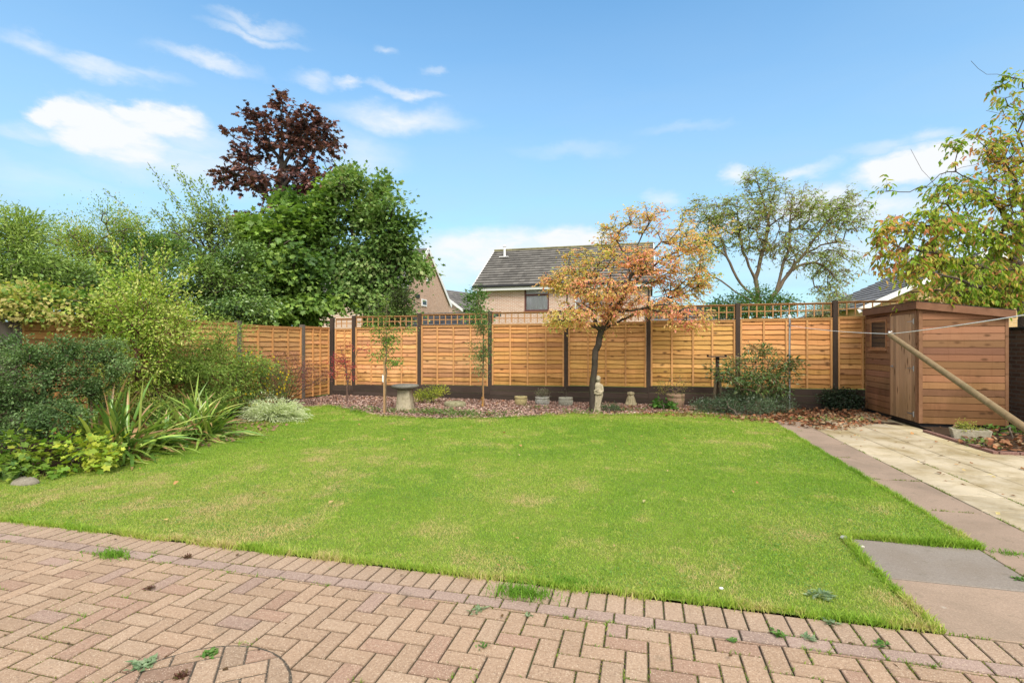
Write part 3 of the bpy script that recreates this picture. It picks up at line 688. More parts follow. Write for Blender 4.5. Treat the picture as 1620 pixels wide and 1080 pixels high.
# local frame: x -> +y, -y(local) -> +x (towards the lawn)
for k in range(4):
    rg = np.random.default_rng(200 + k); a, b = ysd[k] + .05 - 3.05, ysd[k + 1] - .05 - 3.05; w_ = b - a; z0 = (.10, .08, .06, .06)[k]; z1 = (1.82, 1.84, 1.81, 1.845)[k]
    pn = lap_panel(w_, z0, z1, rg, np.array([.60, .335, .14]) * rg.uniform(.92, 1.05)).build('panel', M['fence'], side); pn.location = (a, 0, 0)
    panel_frame(w_, z0, z1, rg, np.array([.55, .29, .11]), 3 if w_ > 1.3 else 2).build('panel_frame', M['batten'], pn)
for k in range(0, 4):
    p_ = MB().box(-.045, .045, -.08, .03, -.1, 1.90, (.13, .115, .10)).build('post', M['postgrey'], side, bevel=.006); p_.location = (ysd[k] - 3.05, 0, 0)
old = thing('garden_fence', 'weathered grey upright board fence at the far left edge behind the shrubs', 'fence', (FX, 4.975, 0), pi / 2)
rg = np.random.default_rng(9); g = MB()
for k in range(30):
    x = -4.4 + k * .147; g.box(x, x + .135, -.03 if k % 2 else -.04, -.012, .05, 1.72 + rg.uniform(-.01, .01), np.array([.17, .15, .135]) * rg.uniform(.8, 1.2))
g.build('fence_board', M['postgrey'], old)
g = MB()
for z in (.3, 1.5): g.box(-4.4, 0, -.011, .03, z, z + .07, (.15, .13, .11))
g.box(-4.4, .02, -.05, .02, 1.735, 1.765, (.15, .13, .11)); g.build('rail', M['postgrey'], old)

# ------------------------------------------------------------------ shed
SX, SY, SW, SD = 4.51, 10.06, 1.22, 2.12
shed = thing('garden_shed', 'reddish brown shiplap timber shed with sloping roof and door facing the paving', 'shed', (SX, SY, 0))
def ztop(x): return 2.115 - .125 * x
def shiplap(mb, p0, p1, z0, nrow, st, zlim, rg, col, outn, xcut=None):
    p0 = np.array(p0, float); p1 = np.array(p1, float); L = np.linalg.norm(p1 - p0); n = 10
    t = np.linspace(0, 1, n); o = np.array(outn, float)
    for k in range(nrow):
        c = np.array(col) * rg.uniform(.72, 1.25) * np.array([1, rg.uniform(.92, 1.06), rg.uniform(.85, 1.08)]); z = z0 + k * st
        prof = [(-.004, z), (.014, z + .001), (.014, z + st * .90), (.006, z + st * .92), (-.004, z + st * .93), (-.004, z + st)]
        vs = []
        for d, zz in prof:
            zl = np.array([min(zz, zlim(*(p0 + (p1 - p0) * q)[:2])) for q in t])
            vs.append(np.column_stack([p0[0] + (p1 - p0)[0] * t + o[0] * d, p0[1] + (p1 - p0)[1] * t + o[1] * d, zl]))
        v = np.concatenate(vs); fs = [(i * n + j, i * n + j + 1, (i + 1) * n + j + 1, (i + 1) * n + j) for i in range(len(prof) - 1) for j in range(n - 1)]
        mb.add(v, fs, c)
rg = np.random.default_rng(77); SC = (.265, .138, .072); SC2 = (.24, .13, .075)
st = .1165
wf = MB(); shiplap(wf, (0.03, 0), (SW - .03, 0), .075, 18, st, lambda x, y: ztop(x) - .11, rg, SC, (0, -1))
wf.box(.0, SW, .006, .03, .07, 1.85, np.array(SC) * .5); wf.build('wall', M['shed'], shed)
wl_ = MB()
# left wall, local x of its own object runs along depth so the grain follows the boards
WY0, WY1, WZ0, WZ1 = 1.16, 1.88, 1.31, 1.885; DY0, DY1 = .09, .97
for (a, b, z0, n_) in ((DY1 + .02, SD - .03, .075, 11), (DY1 + .02, WY0, .075 + 11 * st, 5), (WY1, SD - .03, .075 + 11 * st, 5), (DY1 + .02, SD - .03, .075 + 16 * st, 2)):
    shiplap(wl_, (a, 0), (b, 0), z0, n_, st, lambda x, y: 2.01, rg, SC2, (0, -1))
wl_.box(DY1, SD, .006, .02, .07, WZ0 - .01, np.array(SC) * .5)
o_ = wl_.build('wall', M['shed'], shed)
o_.matrix_local = __import__('mathutils').Matrix(((0, 1, 0, 0), (1, 0, 0, 0), (0, 0, 1, 0), (0, 0, 0, 1)))
rw = MB(); rw.box(SW - .02, SW, .03, SD, .07, 1.94, np.array(SC) * .6); rw.box(.0, SW, SD - .02, SD, .07, 1.94, np.array(SC) * .6); rw.box(.03, SW - .03, .035, SD - .03, .08, .10, (.1, .06, .03)); rw.build('back_wall', M['trim'], shed)
fb = MB(); fb.box(.02, SW - .02, .03, SD - .03, .0, .065, (.03, .022, .016)); fb.build('floor_bearer', M['dark'], shed)
# corner posts and trims
for bb_ in ((-.02, .035, -.022, .03, .075, 2.02), (SW - .035, SW + .012, -.022, .02, .075, 1.88), (-.022, .02, SD - .03, SD + .01, .075, 2.02)): MB().box(*bb_, np.array(SC) * .85).build('corner_trim', M['trim'], shed, bevel=.002)
# door
door = MB(); nbd = 8; bw = (DY1 - DY0) / nbd
for k in range(nbd):
    c = np.array([.41, .265, .165]) * rg.uniform(.78, 1.2); y = DY0 + k * bw
    door.box(-.034 - .001 * (k % 2), -.012, y + .0025, y + bw - .0025, .085, 1.93, c)
door.box(-.014, .0, DY0, DY1, .085, 1.93, (.16, .09, .05))
dr = door.build('door', M['shedv'], shed, bevel=.002)
dd = MB(); dd.box(-.03, .02, DY1 + .003, DY1 + .04, .08, 1.98, np.array(SC2)); dd.box(-.028, .02, DY0 - .042, DY0 - .003, .08, 1.98, np.array(SC2)); dd.box(-.026, .0, DY0, DY1, 1.934, 2.0, np.array(SC2)); dd.build('door_frame', M['trim'], shed, bevel=.002)
for z in (.21, .99, 1.80):
    h = MB(); yy = DY0 + .015
    h.add([(-.037, yy, z - .04), (-.037, yy, z + .04), (-.037, yy + .035, z + .04), (-.037, yy + .06, z + .014), (-.037, yy + .24, z + .007), (-.037, yy + .24, z - .007), (-.037, yy + .06, z - .014), (-.037, yy + .035, z - .04)], [tuple(range(8))])
    h.add([(-.0345, yy, z - .04), (-.0345, yy, z + .04), (-.0345, yy + .035, z + .04), (-.0345, yy + .06, z + .014), (-.0345, yy + .24, z + .007), (-.0345, yy + .24, z - .007), (-.0345, yy + .06, z - .014), (-.0345, yy + .035, z - .04)], [tuple(range(8))])
    h.tube([(-.043, yy - .004, z - .045), (-.043, yy - .004, z + .045)], .008, 8)
    h.build('hinge', M['metal'], dr)
h = MB(); h.box(-.04, -.0355, DY1 - .11, DY1 - .05, .98, 1.02); h.tube([(-.04, DY1 - .08, 1.0), (-.065, DY1 - .08, 1.0), (-.07, DY1 - .10, .999), (-.07, DY1 - .19, .992)], .008, 8); h.build('handle', M['metal'], dr)
# window
wd = MB(); f_ = .035
for (a, b, c_, d_) in ((WY0, WY1, WZ0, WZ0 + f_), (WY0, WY1, WZ1 - f_, WZ1), (WY0, WY0 + f_, WZ0 + f_, WZ1 - f_), (WY1 - f_, WY1, WZ0 + f_, WZ1 - f_)):
    wd.box(-.03, .02, a, b, c_, d_, (.33, .17, .085))
wd.box(-.05, -.0, WY0 - .02, WY1 + .02, WZ0 - .03, WZ0 - .001, (.33, .18, .1))
wd.box(-.014, -.002, WY0 - .0, WY1 + .0, WZ1 + .001, WZ1 + .075, (.27, .135, .075)); wn_ = wd.build('window', M['trim'], shed, bevel=.002)
MB().box(-.008, -.003, WY0 + f_, WY1 - f_, WZ0 + f_, WZ1 - f_).build('pane', M['glass'], wn_)
# roof
rf = MB(); ov = .07
def slope_box(mb, x0, x1, y0, y1, dz0, dz1, col):
    v = []
    for dz in (dz0, dz1):
        for y in (y0, y1):
            for x in (x0, x1): v.append((x, y, ztop(x) + dz))
    mb.add(v, [(0, 2, 3, 1), (4, 5, 7, 6), (0, 1, 5, 4), (2, 6, 7, 3), (0, 4, 6, 2), (1, 3, 7, 5)], col)
slope_box(rf, -ov, SW + ov, -ov, SD + ov, -.02, .0, (.04, .04, .04)); slope_box(rf, -ov - .022, SW + ov + .005, -ov - .022, SD + ov, .0015, .010, (.035, .035, .035))
rr = rf.build('roof', M['felt'], shed)
fs_ = MB(); slope_box(fs_, -ov - .02, SW + ov + .0, -ov - .018, -ov - .001, -.125, -.001, (.20, .10, .055)); slope_box(fs_, -ov - .018, -ov - .001, -ov, SD + ov - .1, -.125, -.001, (.17, .085, .05))
fs_.build('fascia', M['trim'], rr, bevel=.002)

# ------------------------------------------------------------------ old brick garden wall right of the shed
gw = thing('garden_wall', 'old grey brown brick garden wall with dark coping behind the shed at the right edge', 'wall', (6.42, 6.2, 0))
MB().box(0, .22, 0, 6.6, -.1, 1.66, (.2, .15, .12)).build('wall', M['brickold'], gw)
cp = MB()
for k in range(15): cp.box(-.04, .26, .0 + k * .44, .432 + k * .44, 1.662, 1.715, np.array([.05, .05, .05]) * random.uniform(.8, 1.4))
cp.build('coping', M['concrete'], gw, bevel=.01)

# ------------------------------------------------------------------ washing line
pp = P(1249, 560, 10.75); pole = thing('washing_line_pole', 'slim grey galvanised washing line post with white cap standing in front of the fence', 'pole', (pp[0], pp[1], 0))
MB().tube([(0, 0, 0), (0, 0, 1.2), (0.004, 0, 1.96)], .021, 12).build('post', M['metal'], pole, smooth=True)
c_ = MB(); c_.lathe([(.001, 2.03), (.03, 2.02), (.036, 1.99), (.03, 1.955), (.001, 1.95)], 14); c_.build('cap', M['white'], pole)
h = MB(); h.tube([(-.05, 0, 1.80), (.05, 0, 1.80)], .006, 8); h.tube([(0, -.024, 1.77), (0, -.024, 1.83), (.03, -.024, 1.86)], .006, 6); h.build('cleat', M['dark'], pole)
A = np.array([pp[0], pp[1] - .03, 1.805]); B = P(1408, 528, 6.0) + np.array([0, 0, .0]); C = P(1616, 494, 2.9); C2 = C + (C - B) * .55
def cat(a, b, sag, n=14):
    t = np.linspace(0, 1, n)[:, None]; p = a + (b - a) * t; p[:, 2] -= (4 * sag * t * (1 - t))[:, 0]; return p
ln = MB(); ln.tube(np.vstack([cat(A, B, .03)[:-1], cat(B, C2, .02)]), .0038, 6)
props(ln.build('washing_line', M['cord'], smooth=True), 'thin white washing line stretched from the metal post across the shed', 'washing line')
E = P(1622, 676, 4.25); D = (E - B) / np.linalg.norm(E - B); Lp = -(B[2] + .0) / D[2]
pb = B + D * Lp
prop = thing('clothes_prop', 'long round wooden clothes prop leaning diagonally and holding up the washing line', 'clothes prop', (pb[0], pb[1], 0))
t = np.linspace(0, 1, 12); pts = np.array([0, 0, 0]) + np.outer(t, B - pb - np.array([0, 0, .012])); MB().tube(pts, .035 - .006 * t, 16, (.21, .155, .085)).build('pole', M['pole'], prop, smooth=True)
h = MB(); e = B - pb; h.tube([e - D * .0 - np.array([0, 0, .02]), e + np.array([-.012, 0, .03])], .009, 8); h.tube([e - D * .02, e + np.array([.02, 0, .03])], .007, 8); h.build('tip', M['white'], prop)

# ------------------------------------------------------------------ houses behind
def tile_roof(p_eave0, p_eave1, p_ridge0, p_ridge1, rows, cols, rg, col, lap=.035):
    mb = MB(); e0, e1, r0, r1 = [np.array(p, float) for p in (p_eave0, p_eave1, p_ridge0, p_ridge1)]
    nrm = np.cross(e1 - e0, r0 - e0); nrm /= np.linalg.norm(nrm); nrm = nrm if nrm[2] > 0 else -nrm
    u = np.linspace(0, 1, cols + 1)[:, None]
    for k in range(rows):
        a, b = k / rows, (k + 1) / rows
        lo = (e0 + (r0 - e0) * a) * (1 - u) + (e1 + (r1 - e1) * a) * u; hi = (e0 + (r0 - e0) * b) * (1 - u) + (e1 + (r1 - e1) * b) * u
        v = np.concatenate([lo + nrm * lap, hi + nrm * .004, lo + nrm * .002]); i = np.arange(cols); n = cols + 1
        c = np.array(col) * rg.uniform(.72, 1.2, (cols, 1)) * rg.uniform(.9, 1.1)
        mb.add(v, np.stack([i, i + 1, i + 1 + n, i + n], 1), c); mb.add(v, np.stack([i, i + 2 * n, i + 2 * n + 1, i + 1], 1), c * .8)
    return mb
# detached house, long side to the garden
hx0, hx1, hy0 = -9.45, .35, 28.5; EZ, RZ, HD = 4.85, 7.62, 4.1
hs = thing('house', 'buff brick house with dark grey tiled roof and brown framed window behind the back fence', 'house', (hx0, hy0, 0))
W_ = hx1 - hx0
wx0, wx1, wz0, wz1 = (P(830, 1, 1)[0], 0, 0, 0) if 0 else (None,) * 4
def bx_on_y(px, y):     # bearing px -> x on the plane y = const
    r = (px - CX) / F; Z = y / (r * ST + CT); return Z * (r * CT - ST), Z
w1x0, Zw = bx_on_y(829.5, hy0); w1x1, _ = bx_on_y(868.5, hy0); wtop = H + (HY - 454) / F * Zw; wbot = H + (HY - 492.5) / F * Zw
w2x0, Zw2 = bx_on_y(909, hy0); w2x1, _ = bx_on_y(957, hy0); w2b = H + (HY - 491) / F * Zw2
ops = [(w1x0 - hx0, w1x1 - hx0, wbot, EZ - .16), (w2x0 - hx0, w2x1 - hx0, w2b, EZ - .16)]
wm_ = MB(); xs2 = [0, ops[0][0], ops[0][1], ops[1][0], ops[1][1], W_]
for i, (a, b) in enumerate(zip(xs2[:-1], xs2[1:])):
    if i in (1, 3): wm_.box(a, b, 0, .25, -.1, ops[i // 2][2]); wm_.box(a, b, 0, .25, ops[i // 2][3], EZ)
    else: wm_.box(a, b, 0, .25, -.1, EZ)
wm_.build('wall', M['brickx'], hs); MB().box(0, W_, 2 * HD - .25, 2 * HD, -.1, EZ).build('wall', M['brickx'], hs)
for x in (.0, W_ - .25):
    gm_ = MB(); v = [(x, .26, 0), (x, 2 * HD - .26, 0), (x, 2 * HD - .26, EZ), (x, HD, RZ - .1), (x, .26, EZ)]; v2 = [(p[0] + .25, p[1], p[2]) for p in v]
    gm_.add(v + v2, [(0, 4, 3, 2, 1), (5, 6, 7, 8, 9)]); gm_.add(v + v2, [(i, (i + 1) % 5, (i + 1) % 5 + 5, i + 5) for i in range(5)]); gm_.build('gable_wall', M['bricky'], hs)
rg = np.random.default_rng(31); ro = .22
r_ = tile_roof((-ro, -.35, EZ - .04), (W_ + ro, -.35, EZ - .04), (-ro, HD, RZ), (W_ + ro, HD, RZ), 15, 34, rg, (.155, .145, .13), .06)
r_.merge(tile_roof((-ro, 2 * HD + .3, EZ - .04), (W_ + ro, 2 * HD + .3, EZ - .04), (-ro, HD, RZ), (W_ + ro, HD, RZ), 15, 34, rg, (.12, .115, .11), .05))
roof = r_.build('roof', M['tile'], hs)
q = MB()
for k in range(24): q.tube([(-ro + k * (W_ + 2 * ro) / 24, HD, RZ + .01), (-ro + (k + .97) * (W_ + 2 * ro) / 24, HD, RZ + .01)], .11, 10, np.array([.15, .14, .07]) * random.uniform(.8, 1.3))
q.build('ridge_tile', M['tile'], roof)
q = MB(); q.box(-ro, W_ + ro, -.36, -.335, EZ - .33, EZ - .10, (.7, .7, .7)); q.box(-ro, W_ + ro, -.334, -.002, EZ - .32, EZ - .30, (.7, .7, .7)); q.build('fascia', M['white'], hs)
q = MB(); q.tube([(-ro - .02, -.42, EZ - .10), (W_ + ro, -.42, EZ - .10)], .06, 10); q.tube([(W_ - .1, -.06, EZ - .3), (W_ - .1, -.06, 0)], .035, 8); q.build('gutter', M['dark'], hs)
for (a, b) in (((-ro, -.35, EZ - .1), (-ro, HD, RZ - .06)), ((W_ + ro, -.35, EZ - .1), (W_ + ro, HD, RZ - .06))): MB().beam(a, b, .04, .2, (.6, .6, .6)).build('verge_board', M['white'], hs)
vx, vZ = bx_on_y(797, hy0 + 3.0); 
q = MB(); q.tube([(vx - hx0, 3.2, 6.9), (vx - hx0, 3.2, 7.75)], .07, 10); q.tube([(vx - hx0, 3.2, 7.72), (vx - hx0, 3.2, 7.80)], .11, 10); q.box(vx - hx0 - .3, vx - hx0 + .3, 2.95, 3.2, 7.02, 7.06); q.build('vent_pipe', M['white'], roof)
def window(parent, x0, x1, z0, z1, mat, y=.06, layout='t', fw=.07, cur=True, depth=.1):
    f = MB(); f.box(x0, x0 + fw, y - .02, y + .05, z0, z1); f.box(x1 - fw, x1, y - .02, y + .05, z0, z1); f.box(x0 + fw, x1 - fw, y - .018, y + .05, z1 - fw, z1); f.box(x0 + fw, x1 - fw, y - .018, y + .05, z0, z0 + fw)
    zm = z0 + (z1 - z0) * .68
    if layout == 't': f.box(x0 + fw, x1 - fw, y - .03, y + .045, zm - fw * .6, zm + fw * .6)
    if layout == 'm':
        xm = x0 + (x1 - x0) * .62; f.box(xm - fw * .6, xm + fw * .6, y - .03, y + .045, z0 + fw, z1 - fw)
    o = f.build('window', mat, parent)
    MB().box(x0 + fw * .8, x1 - fw * .8, y + .012, y + .018, z0 + fw * .8, z1 - fw * .8).build('pane', GLASS2, o)
    if cur:
        c = MB(); n = 40; xx = np.linspace(x0 + fw, x1 - fw, n); yy = y + .05 + .012 * np.sin(xx * 42)
        zt = z1 - .03
        v = np.concatenate([np.stack([xx, yy, np.full(n, z0)], 1), np.stack([xx, yy, np.full(n, zt)], 1)]); i = np.arange(n - 1)
        c.add(v, np.stack([i, i + 1, i + 1 + n, i + n], 1)); c.build('curtain', M['curtain'], o)
    s_ = MB(); s_.box(x0 - .05, x1 + .05, -.06, y - .02, z0 - .06, z0 - .002); s_.build('sill', mat, o)
    return o
s = NT('see through glass'); gl = s.n('BsdfGlossy'); gl.inputs['Roughness'].default_value = .03; tr_ = s.n('BsdfTransparent'); fz = s.n('Fresnel'); fz.inputs[0].default_value = 1.6
mx = s.n('MixShader'); s.t.links.new(s.math('ADD', fz.outputs[0], .02), mx.inputs[0]); s.t.links.new(tr_.outputs[0], mx.inputs[1]); s.t.links.new(gl.outputs[0], mx.inputs[2]); s.t.links.new(mx.outputs[0], s.out.inputs[0]); GLASS2 = s.m
window(hs, ops[0][0], ops[0][1], ops[0][2], ops[0][3], M['maroon'], fw=.085)
window(hs, ops[1][0], ops[1][1], ops[1][2], ops[1][3], M['white'], layout='m')
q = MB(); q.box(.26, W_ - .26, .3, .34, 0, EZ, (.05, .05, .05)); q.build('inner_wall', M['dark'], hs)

# gable house seen end on at the left
gx, gy1, gy0, gez, grz = -15.6, 39.4, 30.8, 4.75, 8.45
gh = thing('house', 'pinkish brick gable end of a house with white verge board beside the pale tree', 'house', (gx, gy0, 0))
D_ = gy1 - gy0; q = MB(); v = [(0, 0, 0), (0, D_, 0), (0, D_, gez), (0, D_ / 2, grz), (0, 0, gez)]; v2 = [(-.3, p[1], p[2]) for p in v]
q.add(v + v2, [(0, 1, 2, 3, 4), (9, 8, 7, 6, 5)]); q.add(v + v2, [(i, i + 5, (i + 1) % 5 + 5, (i + 1) % 5) for i in range(5)]); q.box(-8, -.3, 0, .2, 0, gez); q.box(-8, -.3, D_ - .2, D_, 0, gez); q.build('wall', M['bricky'], gh)
rr_ = tile_roof((.12, -.3, gez - .1), (-8, -.3, gez - .1), (.12, D_ / 2, grz + .12), (-8, D_ / 2, grz + .12), 12, 20, rg, (.12, .115, .11))
rr_.merge(tile_roof((.12, D_ + .3, gez - .1), (-8, D_ + .3, gez - .1), (.12, D_ / 2, grz + .12), (-8, D_ / 2, grz + .12), 12, 20, rg, (.12, .115, .11))); rr_.build('roof', M['tile'], gh)
MB().beam((.10, D_ + .3, gez - .2), (.10, D_ / 2, grz + .02), .06, .28).build('verge_board', M['white'], gh); MB().beam((.10, -.3, gez - .2), (.10, D_ / 2, grz + .02), .06, .28).build('verge_board', M['white'], gh)
def on_gx(px, py, x=gx):
    r = (px - CX) / F; Z = x / (r * CT - ST); return Z * (r * ST + CT), H + (HY - py) / F * Z
y_, z_ = on_gx(667.5, 484); y2, z2 = on_gx(673.5, 474)
q = MB(); q.box(.0, .06, y_ - gy0 - .1, y2 - gy0 + .1, z_, z2); wq = q.build('window', M['white'], gh); MB().box(.062, .07, y_ - gy0 + .02, y2 - gy0 - .02, z_ + .12, z2 - .1).build('pane', M['glass'], wq)
y_, z_ = on_gx(660, 468); q = MB(); q.box(.0, .08, y_ - gy0 - .3, y_ - gy0 + .3, z_ - .12, z_ + .12); q.build('vent', M['dark'], gh)
y_, z_ = on_gx(676, 443); q = MB(); q.box(.0, .06, y_ - gy0 - .2, y_ - gy0 + .2, z_ - .12, z_ + .12); q.build('vent_cover', M['white'], gh)

# lower house further right of it
p1 = P(733, 486, 50); fh = thing('house', 'distant low house with grey tiled roof and white verge between the two brick houses', 'house', (p1[0], p1[1], 0), radians(-20))
q = MB(); v = [(-7, 0, 0), (0, 0, 0), (0, 0, 4.9), (-3.4, 0, 7.0), (-7, 0, 4.9)]; q.add(v, [(0, 1, 2, 3, 4)]); q.build('wall', M['brickx'], fh)
rr_ = tile_roof((.3, -.3, 4.8), (.3, 9, 4.8), (-3.4, -.3, 7.1), (-3.4, 9, 7.1), 9, 22, rg, (.14, .13, .12)); rr_.merge(tile_roof((-7.3, -.3, 4.8), (-7.3, 9, 4.8), (-3.4, -.3, 7.1), (-3.4, 9, 7.1), 9, 22, rg, (.14, .13, .12))); rr_.build('roof', M['tile'], fh)
MB().beam((.25, -.32, 4.7), (-3.4, -.32, 6.98), .06, .22).build('verge_board', M['white'], fh); MB().beam((-7.2, -.32, 4.7), (-3.4, -.32, 6.98), .06, .22).build('verge_board', M['white'], fh)
# long house behind, grey roof
p1 = P(752, 482, 60); fh = thing('house', 'far grey tiled roof seen in the gap left of the buff brick house', 'house', (p1[0], p1[1], 0), radians(0))
q = MB(); q.box(-6, 8, 0, 7, 0, 4.6); q.build('wall', M['brickx'], fh)
tile_roof((-6.3, -.3, 4.5), (8.3, -.3, 4.5), (-4, 3.5, 6.4), (6, 3.5, 6.4), 10, 30, rg, (.15, .14, .13)).build('roof', M['tile'], fh)

# garage with dark tiled roof behind the left bays of the fence
ga = P(640, 500, 20.5); gb_ = P(757, 500, 19.6)
gr = thing('garage', 'low garage with dark grey ribbed roof directly behind the trellis left of the house', 'garage', (ga[0], ga[1], 0), math.atan2(gb_[1] - ga[1], gb_[0] - ga[0]))
q = MB(); q.box(-.5, 3.2, .1, 4, 0, 2.1); q.build('wall', M['brickx'], gr)
q = tile_roof((-.7, -.1, 1.95), (3.35, -.1, 1.95), (-.7, 2.2, 2.72), (3.35, 2.2, 2.72), 7, 12, rg, (.085, .085, .09), .06); q.box(-.7, 3.35, 2.2, 2.3, 2.6, 2.80, (.12, .12, .12)); q.build('roof', M['tile'], gr)
# low roof behind the autumn tree, right of the main house
ga = P(1028, 500, 19); lr = thing('garage', 'low building with weathered grey tiled roof behind the trellis and the orange leaved tree', 'garage', (ga[0], ga[1], 0), 0)
q = MB(); q.box(0, 3.0, .1, 4, 0, 2.1); q.build('wall', M['brickx'], lr)
q = tile_roof((-.2, -.1, 2.0), (3.2, -.1, 2.0), (-.2, 2.4, 2.95), (3.2, 2.4, 2.95), 7, 11, rg, (.16, .155, .15), .06); q.build('roof', M['tile'], lr)

# sandy brick bungalow at the right
b0 = P(1354, 489, 24)
bh = thing('house', 'sandy brick house with grey tiled roof and white verge board behind the shed', 'house', (b0[0], b0[1], 0), 0)
bz = b0[2]; hw = 5.2; ap = bz + hw * .47; q = MB()
v = [(.25, 0, 0), (2 * hw, 0, 0), (2 * hw, 0, bz + .05), (hw, 0, ap - .05), (.25, 0, bz + .1)]; v2 = [(p[0], 9, p[2]) for p in v]
q.add(v + v2, [(0, 1, 2, 3, 4), (9, 8, 7, 6, 5)]); q.add(v + v2, [(i, i + 5, (i + 1) % 5 + 5, (i + 1) % 5) for i in range(5)]); q.build('wall', M['bricko'], bh)
q = tile_roof((-.05, -.35, bz), (-.05, 9.4, bz), (hw, -.35, ap + .12), (hw, 9.4, ap + .12), 13, 30, rg, (.17, .17, .175), .05)
q.merge(tile_roof((2 * hw + .05, -.35, bz), (2 * hw + .05, 9.4, bz), (hw, -.35, ap + .12), (hw, 9.4, ap + .12), 13, 30, rg, (.17, .17, .175), .05)); q.build('roof', M['tile'], bh)
MB().beam((-.05, -.37, bz - .1), (hw, -.37, ap + .0), .05, .22).build('verge_board', M['white'], bh); MB().beam((2 * hw + .05, -.37, bz - .1), (hw, -.37, ap + .0), .05, .22).build('verge_board', M['white'], bh)

# ------------------------------------------------------------------ stone things in the back bed
def gp(px, py): p = G(px, py); return p
b_ = gp(641, 649); sd_ = thing('stone_bird_bath', 'grey stone slab top on a tapered square stone pedestal left of the yellow bush', 'bird bath', (b_[0], b_[1], 0), .1)
q = MB(); n = 8
prof = [(.175, 0), (.17, .02), (.15, .2), (.135, .36), (.128, .44)]
for i in range(len(prof) - 1): pass
v = []; 
for r, z in prof:
    for k in range(16):
        a = k * 2 * pi / 16 + pi / 4; m = max(abs(cos(a)), abs(sin(a))); s_ = r / m ** .85; v.append((s_ * cos(a), s_ * sin(a), z))
q.add(v, [(i * 16 + k, i * 16 + (k + 1) % 16, (i + 1) * 16 + (k + 1) % 16, (i + 1) * 16 + k) for i in range(len(prof) - 1) for k in range(16)], (.42, .36, .25)); q.build('pedestal', M['stone'], sd_, smooth=True)
q = MB(); q.lathe([(.001, .441), (.14, .445), (.26, .48), (.295, .515), (.28, .545), (.22, .555), (.15, .548), (.001, .545)], 28, (.20, .19, .16), wob=.02, seed=4); q.build('top', M['stone'], sd_, smooth=True)
b_ = gp(720, 644); q = MB(); q.lathe([(.001, .13), (.17, .13), (.20, .11), (.205, .05), (.19, -.02)], 20, (.27, .25, .15), c=(0, 0, 0), wob=.02, seed=6, sx=1.25); o = q.build('stone_block', M['mossstone'], smooth=True); o.location = (b_[0], b_[1], .0)
props(o, 'low mossy stone block half sunk in the chippings right of the yellow bush', 'stone')
def planter(px, py, r, hgt, col, mat, label, seed, fluted=False, taper=.82, group='stone planters in the back bed'):
    b = gp(px, py); t_ = thing('planter', label, 'planter', (b[0], b[1], 0), 0, group)
    rgp = np.random.default_rng(seed); q = MB(); pr = [(r * taper * .9, 0), (r * taper, .02), (r * .98, hgt * .45), (r, hgt * .72), (r * .96, hgt * .76), (r * 1.04, hgt * .8), (r * 1.05, hgt * .97), (r * 1.0, hgt), (r * .86, hgt), (r * .84, hgt * .86), (.001, hgt * .85)]
    q.lathe(pr, 40, col, wob=.012, seed=seed)
    if fluted:
        for k in range(22):
            a = k * 2 * pi / 22; q.tube([(r * .86 * cos(a), r * .86 * sin(a), hgt * .1), (r * 1.0 * cos(a + .12), r * 1.0 * sin(a + .12), hgt * .4), (r * 1.0 * cos(a + .25), r * 1.0 * sin(a + .25), hgt * .7)], .014, 6, np.array(col) * 1.05)
    q.build('pot', mat, t_, smooth=True)
    s_ = MB(); s_.lathe([(.001, hgt * .87), (r * .84, hgt * .87)], 20, (.05, .035, .02)); s_.build('soil', M['soil'], t_)
    return t_, b
planter(824, 641, .145, .21, (.40, .33, .16), M['mossstone'], 'empty yellow mossy stone planter, left one of the three beneath the fence', 1, taper=.95)
pl2, pl2b = planter(858, 641, .155, .20, (.42, .41, .36), M['stone'], 'round carved stone planter with a greyish herb growing in it', 2, True)
pl3, pl3b = planter(895, 642, .155, .20, (.37, .36, .29), M['stone'], 'round carved stone planter nearly bare, nearest to the autumn tree', 3, True)
pl4, pl4b = planter(1069, 645, .19, .31, (.30, .20, .13), M['mossstone'], 'larger mossy clay planter holding a thin straggly shrub', 4, taper=.8)
# trough
b_ = G(1536, 695); tg = thing('planter', 'pale rectangular stone trough planter on the bed beside the shed', 'planter', (b_[0], b_[1] + .02, .0), radians(-14))
q = MB()
for (z0, z1, a0, a1) in ((.01, .15, .88, 1.0),):
    w2, d2 = .23, .10
    v = []
    for z, s_ in ((z0, a0), (z1, a1)):
        for sx, sy in ((-1, -1), (1, -1), (1, 1), (-1, 1)): v.append((sx * w2 * s_, sy * d2 * s_, z))
    for z, s_ in ((z1, .86), (z1 - .03, .84)):
        for sx, sy in ((-1, -1), (1, -1), (1, 1), (-1, 1)): v.append((sx * w2 * s_, sy * d2 * s_, z))
    q.add(v, [(i * 4 + k, i * 4 + (k + 1) % 4, (i + 1) * 4 + (k + 1) % 4, (i + 1) * 4 + k) for i in range(3) for k in range(4)], (.42, .38, .28)); q.add(v, [(12, 13, 14, 15)], (.05, .035, .02))
q.build('trough', M['stone'], tg, bevel=.008); TR = b_

